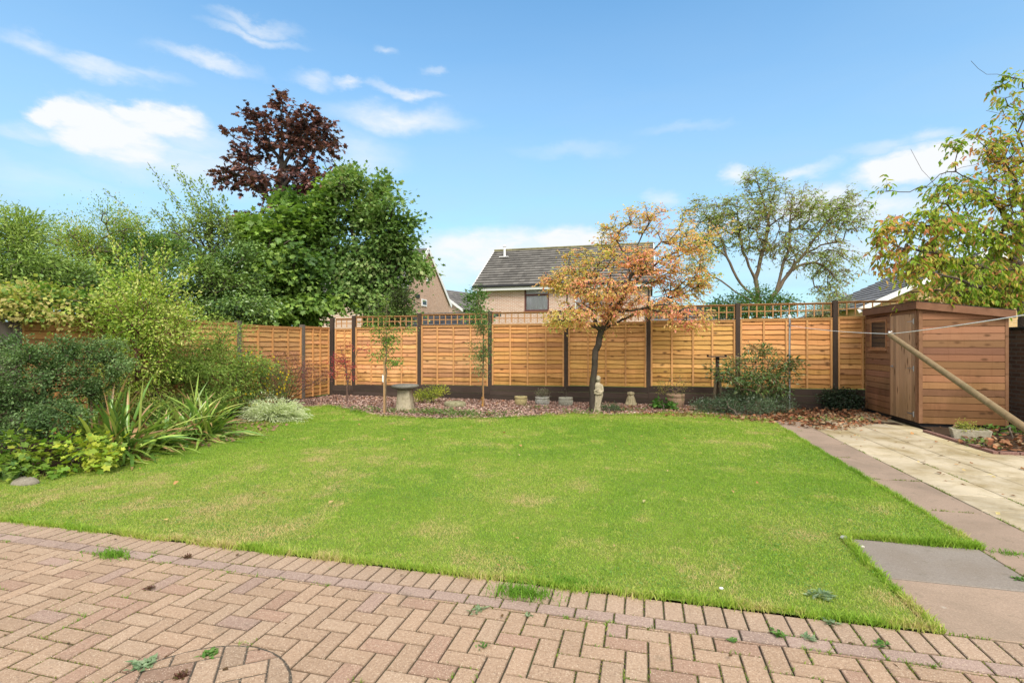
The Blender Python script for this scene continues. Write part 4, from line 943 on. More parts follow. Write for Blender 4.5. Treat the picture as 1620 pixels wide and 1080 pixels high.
# statue of a robed girl: lofted drapery, arms, head with face and hair in one body mesh
def ell(mb, c, r, col, n=14, m=9, R=None):
    an = np.linspace(0, 2 * pi, n, endpoint=False); ph = np.linspace(-pi / 2, pi / 2, m); v = []
    for p in ph:
        for a in an: v.append((r[0] * cos(p) * cos(a), r[1] * cos(p) * sin(a), r[2] * sin(p)))
    v = np.array(v)
    if R is not None: v = v @ np.array(R).T
    mb.add(v + np.array(c), [(i * n + k, i * n + (k + 1) % n, (i + 1) * n + (k + 1) % n, (i + 1) * n + k) for i in range(m - 1) for k in range(n)], col)
def remesh(o, vox=.006):
    r = o.modifiers.new('remesh', 'REMESH'); r.mode = 'VOXEL'; r.voxel_size = vox; r.use_smooth_shade = True
    s_ = o.modifiers.new('smooth', 'SMOOTH'); s_.factor = .5; s_.iterations = 3
b_ = gp(945, 652); stt = thing('statue', 'weathered stone statue of a draped standing girl leaning against the tree trunk', 'statue', (b_[0], b_[1] , 0), radians(10))
q = MB(); n = 36; an = np.arange(n) * 2 * pi / n; sec = [(-.005, .10, .085, -.03), (.02, .11, .09, -.03), (.05, .10, .08, -.025), (.14, .078, .065, -.01), (.25, .082, .068, .005), (.36, .095, .075, .015), (.42, .098, .078, .012), (.46, .082, .066, .008), (.50, .078, .062, .005), (.55, .088, .066, .0), (.585, .085, .058, .0), (.605, .055, .045, .002), (.62, .028, .028, .005), (.645, .024, .026, .008)]
v = []
for z, rx, ry, ox in sec:
    fold = 1 + (.07 if z < .42 else .02) * np.sin(an * 9 + z * 8) + (.05 if z < .4 else 0) * np.sin(an * 4 - z * 12)
    v.append(np.stack([ox + rx * fold * np.cos(an), ry * fold * np.sin(an), np.full(n, z)], 1))
v = np.concatenate(v + [np.array([[-.03, 0, -.005]]), np.array([[.008, 0, .645]])]); m = len(sec)
q.add(v, [(i * n + k, i * n + (k + 1) % n, (i + 1) * n + (k + 1) % n, (i + 1) * n + k) for i in range(m - 1) for k in range(n)], (.50, .44, .33)); q.add(v, [((k + 1) % n, k, m * n) for k in range(n)] + [((m - 1) * n + k, (m - 1) * n + (k + 1) % n, m * n + 1) for k in range(n)], (.50, .44, .33))
STC = (.47, .42, .31)
ell(q, (.012, -.010, .690), (.046, .050, .060), STC); ell(q, (.014, .014, .702), (.058, .056, .060), STC); ell(q, (.014, -.062, .680), (.009, .014, .012), STC, 8, 6); ell(q, (.016, .035, .655), (.050, .034, .062), STC)
ell(q, (-.005, -.054, .697), (.010, .007, .007), STC, 8, 5); ell(q, (.031, -.054, .697), (.010, .007, .007), STC, 8, 5); ell(q, (.013, -.056, .660), (.015, .008, .007), STC, 8, 5); ell(q, (-.027, .0, .682), (.006, .012, .014), STC, 8, 5); ell(q, (.052, .0, .682), (.006, .012, .014), STC, 8, 5)
q.tube([(-.075, 0, .575), (-.098, -.01, .52), (-.10, -.03, .455), (-.06, -.075, .45), (-.005, -.085, .475)], [.028, .025, .022, .019, .015], 10, STC)
q.tube([(.078, 0, .575), (.102, -.01, .51), (.108, -.02, .44), (.06, -.075, .42), (.01, -.09, .43)], [.028, .025, .022, .019, .015], 10, STC)
for k in range(4):
    q.tube([(-.008, -.085, .470 + k * .006), (.014, -.093, .476 + k * .007), (.022, -.086, .468 + k * .007)], .005, 6, STC); q.tube([(.012, -.09, .424 + k * .006), (-.01, -.096, .43 + k * .006), (-.018, -.088, .425 + k * .006)], .005, 6, STC)
q.tube([(-.09, -.02, .44), (-.05, -.075, .40), (.0, -.09, .385), (.06, -.075, .39), (.1, -.02, .42)], .022, 10, STC)
body = q.build('body', M['statue'], stt); remesh(body, .005)
b_ = gp(998, 642); st2 = thing('statue', 'small squat stone animal ornament sitting low against the dark gravel board', 'statue', (b_[0], b_[1], 0), .1)
q = MB(); c2 = (.38, .33, .21)
q.lathe([(.001, 0), (.13, .0), (.135, .03), (.11, .12), (.085, .20), (.055, .255), (.001, .27)], 20, c2); ell(q, (0, -.02, .285), (.062, .06, .05), c2); ell(q, (0, -.075, .275), (.028, .03, .02), c2, 10, 6)
ell(q, (-.062, -.01, .285), (.02, .022, .04), c2, 10, 6); ell(q, (.062, -.01, .285), (.02, .022, .04), c2, 10, 6); ell(q, (-.09, -.07, .05), (.045, .07, .05), c2); ell(q, (.09, -.07, .05), (.045, .07, .05), c2)
q.tube([(-.04, -.06, .2), (-.05, -.11, .1), (-.05, -.13, .02)], [.03, .026, .03], 8, c2); q.tube([(.04, -.06, .2), (.05, -.11, .1), (.05, -.13, .02)], [.03, .026, .03], 8, c2)
body = q.build('body', M['statue_moss'], st2); remesh(body, .007)

# bird table
b_ = P(1135, 600, 10.9); bt = thing('bird_table', 'rough wooden bird table with splayed legs and small flat platform beside the rhododendron', 'bird table', (b_[0], b_[1], 0), 0)
q = MB()
q.beam((-.09, -.05, 0), (-.025, 0, .80), .05, .04, (.2, .16, .11)); bq = q.build('leg', M['postgrey'], bt)
q = MB(); q.beam((.10, -.05, 0), (.03, 0, .80), .05, .04, (.17, .14, .1)); q.build('leg', M['postgrey'], bt)
q = MB(); q.beam((.01, .12, 0), (.005, .03, .8), .05, .04, (.15, .12, .09)); q.build('leg', M['postgrey'], bt)
q = MB(); q.box(-.035, .035, -.035, .035, .62, 1.13, (.05, .035, .03)); q.build('post', M['post'], bt)
q = MB(); q.box(-.2, .17, -.14, .14, 1.132, 1.155, (.06, .045, .04)); q.box(-.2, -.188, -.14, .14, 1.156, 1.185, (.05, .04, .03)); q.box(.158, .17, -.14, .14, 1.156, 1.185, (.05, .04, .03)); q.build('platform', M['post'], bt, bevel=.003)
# stone at the left border
b_ = G(40, 766); q = MB(); ell(q, (0, 0, .01), (.14, .09, .06), (.25, .22, .17), 18, 10); o = q.build('border_stone', M['stone'], smooth=True); o.location = (b_[0], b_[1], 0); props(o, 'rounded grey stone lying at the front left edge of the lawn under the shrubs', 'stone')
dm = o.modifiers.new('d', 'DISPLACE'); tx_ = bpy.data.textures.new('stone', 'CLOUDS'); tx_.noise_scale = .06; dm.texture = tx_; dm.strength = .05
# ------------------------------------------------------------------ plants
def unit(v): return v / (np.linalg.norm(v, axis=-1, keepdims=True) + 1e-9)
def skeleton(base, limbs, tips, step, rg, sag=0.0, pathw=.35, wig=.12):
    """limbs: polylines (first starts at base). tips connected to the nearest node. Returns pos, parent, tip ids"""
    pos = []; par = []; plen = []
    def addn(p, q): 
        pos.append(np.array(p, float)); par.append(q); plen.append(0 if q < 0 else plen[q] + np.linalg.norm(pos[-1] - pos[q])); return len(pos) - 1
    for li, L in enumerate(limbs):
        L = [np.array(p, float) for p in L]
        if len(L) > 2:                              # round the corners (Catmull-Rom)
            E = [2 * L[0] - L[1]] + L + [2 * L[-1] - L[-2]]; R = []
            for a_ in range(1, len(E) - 2):
                p0_, p1_, p2_, p3_ = E[a_ - 1:a_ + 3]; m_ = max(2, int(np.linalg.norm(p2_ - p1_) / step))
                for u_ in np.arange(m_) / m_: R.append(.5 * (2 * p1_ + (p2_ - p0_) * u_ + (2 * p0_ - 5 * p1_ + 4 * p2_ - p3_) * u_ ** 2 + (3 * p1_ - p0_ - 3 * p2_ + p3_) * u_ ** 3))
            L = R + [L[-1]]; j_ = rg.normal(0, step * wig * .7, (len(L), 3)); L = [p + (j_[i_] if 0 < i_ < len(L) else 0) for i_, p in enumerate(L)]
        if li == 0: cur = addn(L[0], -1)
        else:
            d = [np.linalg.norm(np.array(p) - L[0]) for p in pos]; cur = int(np.argmin(d))
        for a, b in zip(L[:-1], L[1:]):
            a = pos[cur] if a is L[0] else a
            n = max(1, int(np.linalg.norm(b - a) / (step * 1.2)))
            for k in range(1, n + 1):
                cur = addn(a + (b - a) * k / n + rg.normal(0, step * wig * .6, 3) * (k < n), cur)
    tips = tips[np.argsort(np.linalg.norm(tips - np.array(pos).mean(0), axis=1))] if len(tips) else tips
    cap = len(pos) + len(tips) * 14 + 100; A = np.zeros((cap, 3)); A[:len(pos)] = pos; PL = np.zeros(cap); PL[:len(pos)] = plen
    n = len(pos); ids = []; nt0 = min(2, n - 1) if n < 6 else max(2, n // 8)
    for t in tips:
        d = np.linalg.norm(A[nt0:n] - t, axis=1); down = np.clip(A[nt0:n, 2] - t[2], 0, 9)
        k = nt0 + int(np.argmin(d * (1 + .0) + pathw * PL[nt0:n] + .5 * down)); a = A[k].copy(); dist = np.linalg.norm(t - a); m = max(1, int(dist / step)); cur = k
        if n + m >= cap: break
        pd = unit(a - A[par[k]]) if par[k] >= 0 else np.array([0, 0, 1.])
        c = a + pd * dist * .35 + np.array([0, 0, .12 * dist])
        for j in range(1, m + 1):
            u = j / m; p = (1 - u) ** 2 * a + 2 * u * (1 - u) * c + u * u * t
            if j < m: p = p + rg.normal(0, step * wig, 3)
            A[n] = p; PL[n] = PL[cur] + dist / m; par.append(cur); cur = n; n += 1
        ids.append(cur)
    return A[:n], np.array(par), np.array(ids, int)
def wood(mb, A, par, ids, r0, rt, rg, col, nmain=8, minr=0, floor_r=None):
    n = len(A); cnt = np.zeros(n); cnt[ids] += 1
    haskid = np.zeros(n, bool); haskid[par[par >= 0]] = True; cnt[~haskid] = np.maximum(cnt[~haskid], 1)
    for i in range(n - 1, 0, -1): cnt[par[i]] += cnt[i]
    tot = max(cnt[0], 2); ex = math.log(r0 / rt) / math.log(tot); r = rt * cnt ** ex
    i = np.arange(1, n); keep = r[i] > minr; i = i[keep]; p = par[i]
    for thick in (True, False):
        sel = (r[i] > rt * 4) == thick; ii = i[sel]; pp_ = p[sel]
        if not len(ii): continue
        k = nmain if thick else 4
        a = A[pp_]; b = A[ii]; d = unit(b - a); b = b + d * (r[ii] * .4)[:, None]; up = np.where(np.abs(d[:, 2:3]) > .9, [[1., 0, 0]], [[0, 0, 1.]])
        q = unit(np.cross(d, up)); s = np.cross(q, d); an = np.arange(k) * 2 * pi / k
        ring = np.cos(an)[None, :, None] * q[:, None] + np.sin(an)[None, :, None] * s[:, None]
        ra = np.minimum(r[pp_], r[ii] * 1.5)
        v = np.concatenate([a[:, None] + ring * ra[:, None, None], b[:, None] + ring * r[ii][:, None, None]], 1).reshape(-1, 3)
        base = (np.arange(len(ii)) * 2 * k)[:, None, None]; j = np.arange(k)
        f = np.stack([j, (j + 1) % k, (j + 1) % k + k, j + k], 1)[None] + base
        mb.add(v, f.reshape(-1, 4), np.array(col) * np.ones((len(ii) * k, 3)))
    return r
def blob_pts(blobs, rg, shell=.45, lump=None):
    out = []
    if lump:
        nb = []
        for c, r, n in blobs:
            r = np.broadcast_to(np.array(r, float), 3); k = max(1, int(round(n / lump[0])))
            for i in range(k):
                d = unit(rg.normal(0, 1, 3)); nb.append((np.array(c) + d * r * rg.uniform(.35, 1.0), r * lump[1] * rg.uniform(.7, 1.3), int(lump[0])))
        blobs = nb; shell = .3
    for c, r, n in blobs:
        r = np.broadcast_to(np.array(r, float), 3)
        d = unit(rg.normal(0, 1, (n, 3))); rad = rg.uniform(shell ** 3, 1, n) ** (1 / 3); out.append(np.array(c) + d * rad[:, None] * r)
    return np.concatenate(out)
def B(px, py, Z, rx, ry, n, rz=None):   # blob surveyed by bearing, distance and half sizes in px
    c = P(px, py, Z); a = rx / F * Z; return (c, (a, (rz if rz is not None else a * .8), ry / F * Z), n)
def plant(name, label, cat, base, blobs, leaf, pal, limbs=None, r0=.05, rt=.004, step=.18, seed=1, nleaf=30, spread=.16, flat=.6, droop=.2, up=.6, mat='leaf',
          templ='oval', W=.55, barkc=(.12, .10, .08), barkm='bark', clumpvar=.6, lv=.35, sag=0, minr=0, group=None, lump=None, shell=.45, pathw=.35, zmin=.02, twigleaf=0., wig=.12, tvar=2.2, extra=None, bias=0., sprays=0, slen=2.2, parts=('trunk', 'crown')):
    rg = np.random.default_rng(seed); base = np.array(base, float); loc = np.array([base[0], base[1], 0]); 
    tips = blob_pts(blobs, rg, shell, lump) if blobs else np.zeros((0, 3))
    tips = tips[tips[:, 2] > zmin]
    if limbs is None: limbs = [[base, base + np.array([0, 0, max(.1, (tips[:, 2].min() - base[2]) * .8)])]]
    A, par, ids = skeleton(base, limbs, tips, step, rg, sag, pathw, wig)
    t = thing(name, label, cat, loc, 0, group)
    wb = MB(); wood(wb, A - loc, par, ids, r0, rt, rg, barkc, minr=minr); wb.build(parts[0], M[barkm], t, smooth=True)
    tp = A[ids] if len(ids) else A[-1:]
    if twigleaf > 0:
        haskid = np.zeros(len(A), bool); haskid[par[par >= 0]] = True
        a2 = par[ids]; a3 = par[np.maximum(a2, 0)]; ex = A[np.concatenate([a2, a3])]; ex = ex[rg.random(len(ex)) < twigleaf]; tp = np.vstack([tp, ex])
    nl = rg.poisson(nleaf, len(tp)).clip(1); idx = np.repeat(np.arange(len(tp)), nl); n = len(idx)
    sp = (spread * rg.uniform(.6, 1.4, len(tp)))[idx]
    off = rg.normal(0, 1, (n, 3)) * sp[:, None] * np.array([1, 1, flat]); c = tp[idx] + off; k = c[:, 2] > zmin; c = c[k]; off = off[k]; idx = idx[k]; n = len(c)
    cen = tp.mean(0); outw = unit(tp - cen)[idx]
    d = unit(unit(off) * 1.0 + outw * .5 + rg.normal(0, .45, (n, 3)) + np.array([0, 0, -droop])); nr = unit(rg.normal(0, .5, (n, 3)) + np.array([0, 0, up]) + outw * .35)
    l = leaf * rg.uniform(.6, 1.3, n)
    tc_ = fbm(tp[:, 0] * tvar + seed, tp[:, 2] * tvar + tp[:, 1] * 1.3, 3); tc_ = (tc_ - .5) * 2.2 * clumpvar + .5 + rg.normal(0, .12, len(tp)) + bias
    col = ramp(pal, tc_[idx] + rg.normal(0, lv * .45, n)) * rg.uniform(.78, 1.22, n)[:, None]
    if sprays:      # leaves set alternately along thin twigs
        nt = len(tp) * sprays; ti = np.repeat(np.arange(len(tp)), sprays); ow = unit(tp - cen)[ti]
        td = unit(ow * .6 + rg.normal(0, .75, (nt, 3)) * np.array([1, 1, flat]) + np.array([0, 0, -.12])); tl = spread * slen * rg.uniform(.5, 1.25, nt); p0 = tp[ti]
        cur = lambda t, k: p0[k] + td[k] * (tl[k] * t)[:, None] + np.stack([0 * t, 0 * t, -droop * .3 * tl[k] * t * t], 1)
        kk = np.arange(nt); a = cur(np.zeros(nt), kk); m_ = cur(np.full(nt, .5), kk); e_ = cur(np.ones(nt), kk); side = unit(np.cross(td, rg.normal(0, 1, (nt, 3)))); s2_ = np.cross(side, td); r_ = rt * .55
        ring = np.stack([side * cos(g) + s2_ * sin(g) for g in (0, 2.1, 4.2)], 1) * r_
        v = np.concatenate([a[:, None] + ring, m_[:, None] + ring * .75, e_[:, None] + ring * .35], 1).reshape(-1, 3) - loc; f0 = np.array([(0, 1, 4, 3), (1, 2, 5, 4), (2, 0, 3, 5), (3, 4, 7, 6), (4, 5, 8, 7), (5, 3, 6, 8)])
        tw = MB().add(v, ((np.arange(nt) * 9)[:, None, None] + f0[None]).reshape(-1, 4), barkc); tw.build('twigs', M[barkm], t)
        nl2 = max(1, int(round(nleaf / sprays))); k2 = np.repeat(kk, nl2); t2 = rg.uniform(.12, 1.05, len(k2)); c = cur(t2, k2) + rg.normal(0, leaf * .08, (len(k2), 3)); n = len(c)
        lat = unit(np.cross(td[k2], np.array([0, 0, 1.]) + rg.normal(0, .3, (n, 3)))) * np.where(rg.random(n) < .5, 1, -1)[:, None]
        d = unit(td[k2] * .7 + lat * .9 + np.array([0, 0, -droop]) + rg.normal(0, .25, (n, 3))); nr = unit(rg.normal(0, .35, (n, 3)) + np.array([0, 0, up]))
        l = leaf * rg.uniform(.6, 1.25, n); col = ramp(pal, tc_[ti[k2]] + rg.normal(0, lv * .45, n)) * rg.uniform(.8, 1.2, n)[:, None]
    mb = MB().leaves(c - loc, d, nr, l, l * W * rg.uniform(.8, 1.2, n), col, templ)
    if extra: extra(mb, tp - loc, rg)
    mb.build(parts[1], M[mat], t)
    return t, A, ids
GRN = [(.018, .05, .008), (.035, .085, .012), (.06, .13, .018), (.10, .19, .025)]
YGR = [(.05, .11, .015), (.10, .19, .022), (.17, .27, .035), (.28, .34, .06)]

# --- autumn tree on the lawn edge (trunk, layered crown)
g0 = G(938, 652); Zt = F * H / (652 - HY)
q = lambda px, py, dz=0: P(px, py, Zt + dz)
limbs = [[g0, q(936, 625), q(939, 600), q(941, 570), q(946, 545), q(950, 524)],
         [q(950, 524), q(972, 492, -.1), q(990, 462, -.1), q(1010, 440, -.2), q(1040, 415, -.3), q(1075, 395, -.3)],
         [q(950, 524), q(985, 505, .2), q(1030, 485, .3), q(1065, 468, .4), q(1100, 440, .4)],
         [q(950, 524), q(938, 498, .2), q(930, 470, .3), q(915, 440, .5), q(900, 415, .6)],
         [q(950, 524), q(958, 490, .4), q(962, 450, .6), q(972, 410, .7), q(965, 365, .7)],
         [q(990, 462, -.1), q(1005, 420, .1), q(1012, 380, .2), q(1030, 350, .2), q(1042, 326, .2)],
         [q(972, 492, -.1), q(960, 480, -.5), q(930, 478, -.9), q(900, 480, -1.1)],
         [q(972, 492, -.1), q(1010, 490, -.6), q(1050, 480, -.9), q(1085, 500, -1.0)],
         [q(990, 462, -.1), q(1040, 445, .8), q(1080, 430, 1.1)], [q(950, 524), q(925, 510, -.3), q(905, 500, -.5)]]
bl = [B(905, 440, Zt + .5, 42, 22, 90), B(950, 455, Zt - .3, 60, 20, 110), B(900, 500, Zt - .8, 38, 16, 55), B(940, 490, Zt, 50, 16, 55), B(965, 375, Zt + .4, 26, 24, 38), B(985, 412, Zt, 60, 20, 70), B(1030, 415, Zt - .2, 55, 22, 70),
      B(1045, 350, Zt + .2, 55, 22, 30), B(1085, 385, Zt, 48, 24, 50), B(1080, 440, Zt + .3, 50, 26, 85), B(1040, 480, Zt - .3, 55, 18, 55), B(1085, 500, Zt - .9, 40, 20, 38), B(1000, 345, Zt + .3, 30, 12, 12), B(1140, 365, Zt + .3, 22, 10, 9), B(1105, 400, Zt + .5, 28, 30, 18), B(1060, 365, Zt + .5, 44, 22, 16), B(1090, 460, Zt + .2, 30, 24, 16), B(875, 450, Zt + .4, 16, 14, 14), B(1010, 335, Zt, 24, 10, 8), B(918, 408, Zt + .7, 25, 15, 26)]
AUT = [(.40, .48, .12), (.60, .56, .16), (.74, .56, .18), (.80, .52, .24), (.82, .44, .27), (.74, .28, .22)]
plant('autumn_tree', 'small spreading tree with orange and yellow autumn leaves at the back edge of the lawn', 'tree', g0, bl, .062, AUT, limbs, .064, .0035, .13, 3, nleaf=14, spread=.10, flat=.4, droop=.35, sprays=3, slen=2.3, mat='leaf_thin', W=.5, barkc=(.06, .05, .04), clumpvar=.6, lv=.6, twigleaf=.4, tvar=1.4, bias=.0)

# --- tall purple tree far left
Zp = 21.0; q = lambda px, py, dz=0: P(px, py, Zp + dz)
b0 = P(455, 560, Zp); b0[2] = 0
limbs = [[b0, q(448, 420), q(446, 330), q(445, 260), q(446, 165)], [q(446, 330), q(400, 290), q(365, 270)], [q(446, 300), q(490, 250), q(525, 215)], [q(445, 260), q(420, 220), q(405, 185)], [q(445, 270), q(475, 220), q(490, 185)], [q(446, 340), q(500, 300), q(530, 260)]]
bl = [B(445, 160, Zp, 8, 12, 10), B(410, 200, Zp, 26, 20, 30), B(470, 195, Zp, 38, 24, 60), B(400, 235, Zp, 34, 14, 26), B(450, 225, Zp, 34, 20, 34), B(495, 240, Zp, 36, 20, 34), B(385, 275, Zp, 40, 18, 42), B(450, 285, Zp, 60, 22, 70), B(500, 285, Zp, 34, 20, 30), B(455, 320, Zp, 50, 18, 40), B(510, 215, Zp, 22, 18, 20), B(400, 350, Zp, 35, 20, 28), B(455, 250, Zp, 18, 40, 20), B(366, 212, Zp, 8, 8, 4)]
PUR = [(.055, .03, .032), (.10, .048, .045), (.16, .07, .06), (.2, .08, .06), (.26, .12, .09)]
plant('purple_maple', 'tall dark purple leaved tree rising above the green trees on the left', 'tree', b0, bl, .19, PUR, limbs, .2, .012, .35, 4, nleaf=11, spread=.20, sprays=2, slen=3.0, mat='leaf_gloss', templ='lobed', W=1.0, barkc=(.05, .04, .035), group=None, lv=.7, droop=.4)

# --- green sycamore and pale tree behind the corner
Zs = 16.5; q = lambda px, py, dz=0: P(px, py, Zs + dz)
b0 = P(450, 560, Zs); b0[2] = 0
bl = [B(440, 370, Zs, 62, 50, 230), B(450, 440, Zs - .5, 75, 60, 380), B(410, 470, Zs, 50, 45, 190), B(495, 350, Zs, 35, 45, 110), B(480, 490, Zs - .6, 60, 25, 130), B(405, 385, Zs, 35, 35, 80), B(460, 315, Zs, 28, 16, 30), B(530, 300, Zs + .3, 30, 28, 55), B(405, 500, Zs - 1, 70, 16, 80)]
plant('sycamore_tree', 'dense mid green sycamore with broad hanging leaves directly behind the fence corner', 'tree', b0, bl, .16, [(.05, .11, .025), (.09, .18, .035), (.15, .26, .05), (.23, .36, .07), (.32, .44, .09)], [[b0, q(450, 480), q(445, 400), q(445, 340)]], .16, .008, .3, 5, nleaf=22, spread=.22, mat='leaf', templ='lobed', W=.95, lv=.3, droop=.45, up=.9, lump=(13, .28), flat=.5)
Zs = 17.0; b0 = P(585, 560, Zs); b0[2] = 0
bl = [B(555, 320, Zs, 50, 42, 130), B(600, 345, Zs, 48, 40, 130), B(590, 410, Zs, 60, 50, 220), B(560, 460, Zs, 45, 45, 130), B(640, 400, Zs, 34, 32, 80), B(640, 355, Zs, 25, 16, 30), B(600, 295, Zs, 18, 18, 22), B(530, 380, Zs, 35, 60, 110), B(605, 470, Zs, 40, 30, 80), B(610, 500, Zs - .3, 40, 18, 50), B(552, 272, Zs, 16, 12, 12), B(665, 420, Zs, 16, 22, 24)]
PAL = [(.06, .125, .03), (.10, .19, .045), (.15, .26, .06), (.22, .34, .09), (.30, .40, .14), (.34, .38, .15)]
limbs = [[b0, q(580, 520), q(585, 470), q(570, 420), q(555, 350)], [q(583, 500), q(560, 460), q(535, 430), q(528, 380)], [q(583, 490), q(610, 450), q(640, 410)], [q(575, 440), q(600, 390), q(610, 330)]]
plant('pale_leaved_tree', 'broad tree with pale grey green leaves between the sycamore and the brick gable house', 'tree', b0, bl, .125, PAL, limbs, .15, .008, .28, 6, nleaf=24, spread=.21, mat='leaf', templ='lobed', W=.85, lv=.4, droop=.4, barkc=(.06, .05, .04), lump=(12, .30), clumpvar=.45)

# --- hedge trees left of them
def wands(wlist, Z, rg, lf, pal, n=34, bend=.3):
    def f(mb, tp, r):
        pass
    return f
Zb = 14.5; b0 = P(320, 560, Zb); b0[2] = 0
W_L = [((330, 400), (232, 258)), ((335, 400), (275, 262)), ((330, 390), (285, 275)), ((340, 400), (300, 310)), ((345, 400), (330, 300)), ((350, 400), (352, 310)), ((320, 410), (262, 290)), ((310, 410), (240, 330)), ((300, 420), (165, 300)), ((280, 430), (190, 335)), ((330, 380), (318, 282)), ((350, 380), (345, 335)), ((290, 400), (258, 325)), ((340, 370), (300, 285)), ((350, 390), (362, 340))]
rgw = np.random.default_rng(12); limbs = [[b0, P(325, 470, Zb), P(335, 400, Zb)]]
for a, b_ in W_L:
    dz = rgw.uniform(-.5, .5); m_ = ((a[0] * .45 + b_[0] * .55) + 9, (a[1] * .5 + b_[1] * .5)); limbs.append([P(*a, Zb), P(*m_, Zb + dz * .6), P(*b_, Zb + dz)])
def wand_leaves(limbs, loc, lf, pal, nper, sp=.05):
    def f(mb, tp, rg):
        for L in limbs[1:]:
            Lr = np.array(L) - loc; n = nper; t = rg.uniform(.1, 1, n); u = t * (len(Lr) - 1); i = np.minimum(u.astype(int), len(Lr) - 2); fr = (u - i)[:, None]
            c = Lr[i] * (1 - fr) + Lr[i + 1] * fr + rg.normal(0, sp, (n, 3)) * (1.4 - t)[:, None] * 1.5; d = unit((Lr[i + 1] - Lr[i])) + rg.normal(0, .6, (n, 3)); l = lf * rg.uniform(.6, 1.2, n)
            mb.leaves(c, d, rg.normal(0, 1, (n, 3)), l, l * .6, ramp(pal, rg.random(n)), 'oval')
    return f
loc_ = np.array([b0[0], b0[1], 0]); BIR = [(.12, .2, .045), (.18, .28, .06), (.26, .37, .08), (.36, .45, .13)]
bl = [B(310, 405, Zb, 60, 36, 130), B(345, 375, Zb, 26, 44, 80), B(290, 370, Zb, 40, 26, 36), B(330, 350, Zb, 28, 25, 26), B(255, 400, Zb, 40, 22, 40)]
plant('birch_tree', 'light leafy tree with long upright shoots leaning left above the hedge', 'tree', b0, bl, .075, BIR, limbs, .09, .006, .22, 8, nleaf=27, spread=.19, sprays=3, slen=2.2, lv=.5, extra=wand_leaves(limbs, loc_, .085, BIR, 150, .07), shell=.3)
def bush(name, label, px, py, Z, bl, leaf, pal, seed, cat='shrub', **k):
    b0 = P(px, 560, Z); b0[2] = 0
    kk = dict(r0=.05, rt=.005, step=.2, nleaf=26, spread=.17); kk.update(k)
    if 'limbs' not in kk: kk['limbs'] = [[b0, b0 + np.array([0, 0, .5])]]
    return plant(name, label, cat, b0, bl, leaf, pal, seed=seed, **kk)
DK = [(.05, .11, .025), (.09, .17, .035), (.15, .25, .05), (.24, .35, .07)]
bush('hedge_shrub', 'very dark green dense shrub behind the fence below the sycamore', 340, 470, 13.2, [B(330, 450, 13.2, 60, 50, 300), B(370, 490, 12.8, 50, 28, 130), B(380, 420, 13.6, 40, 40, 120), B(265, 470, 12.5, 35, 40, 110)], .085, DK, 9, lump=(12, .26), mat='leaf_gloss')
bush('hedge_shrub', 'dark green spreading conifer like shrub in the middle of the left hedge', 215, 430, 11.2, [B(215, 430, 11.2, 65, 44, 300), B(240, 385, 11.6, 50, 22, 80), B(165, 460, 10.6, 45, 35, 150), B(270, 400, 11.8, 35, 25, 80)], .06, [(.06, .13, .03), (.10, .2, .04), (.17, .28, .055), (.3, .38, .08)], 10, lump=(12, .26), droop=-.5)
bush('hedge_shrub', 'feathery yellow green shrub with orange tinged tips at the top of the left hedge', 130, 390, 10.8, [B(110, 388, 10.8, 60, 28, 190), B(160, 392, 10.9, 50, 32, 160), B(200, 355, 11.2, 38, 22, 80), B(90, 430, 10.2, 60, 35, 150), B(160, 342, 10.9, 35, 20, 26)], .05, [(.16, .27, .05), (.26, .38, .06), (.36, .46, .08), (.46, .50, .11), (.58, .40, .12)], 11, lv=.6, flat=.9, droop=-.3, nleaf=30, W=.4, clumpvar=.55, bias=-.16, lump=(11, .3))
bush('hedge_shrub', 'dark leaved shrub behind the fence between the ivy and the feathery shrub', 95, 450, 9.3, [B(110, 448, 9.4, 60, 32, 230), B(60, 440, 9.0, 45, 35, 130), B(160, 475, 9.6, 40, 22, 90)], .06, DK, 12, lump=(11, .28), mat='leaf_gloss', bias=.1)
WIL = [(.14, .23, .05), (.2, .31, .06), (.3, .42, .09), (.42, .52, .16)]
b0 = P(20, 560, 8.6); b0[2] = 0
plant('willow_tree', 'airy pale green tree with thin upright stems at the far left edge', 'tree', b0, [B(22, 400, 8.6, 34, 60, 150), B(0, 430, 8.4, 50, 60, 120), B(50, 365, 8.8, 24, 30, 40), B(5, 345, 8.5, 35, 22, 35), B(-50, 400, 8.4, 40, 70, 80), B(60, 430, 8.6, 30, 40, 50)], .075, WIL,
      [[b0, P(22, 470, 8.6), P(24, 400, 8.6), P(28, 325, 8.6)], [P(22, 470, 8.6), P(0, 400, 8.5), P(-5, 340, 8.5)], [P(22, 470, 8.6), P(50, 410, 8.7), P(60, 345, 8.8)]], .04, .003, .14, 13, nleaf=24, spread=.12, lv=.5, templ='lance', W=.3, barkc=(.2, .2, .13), droop=.1)
b0 = P(85, 505, 7.0); b0[2] = 0; b0[0] = FX - .15
plant('ivy', 'pale green and yellowing climber spilling over the top of the left fence', 'climber', b0, [B(60, 470, 7.5, 45, 18, 70), B(120, 480, 7.8, 45, 14, 60), B(20, 480, 7.0, 35, 22, 50), B(170, 488, 8.2, 40, 12, 45), B(60, 500, 7.1, 50, 12, 26), B(200, 500, 8.2, 60, 14, 40), B(260, 497, 8.9, 45, 12, 30)], .062, [(.08, .17, .03), (.14, .26, .04), (.24, .36, .06), (.42, .46, .09), (.42, .36, .12)],
      [[b0, b0 + np.array([0, .1, 1.2]), P(60, 480, 7.4)], [P(60, 480, 7.4), P(120, 485, 7.8), P(190, 492, 8.3)]], .02, .003, .15, 14, nleaf=24, spread=.10, W=.8, lv=.8, parts=('stem', 'foliage'))

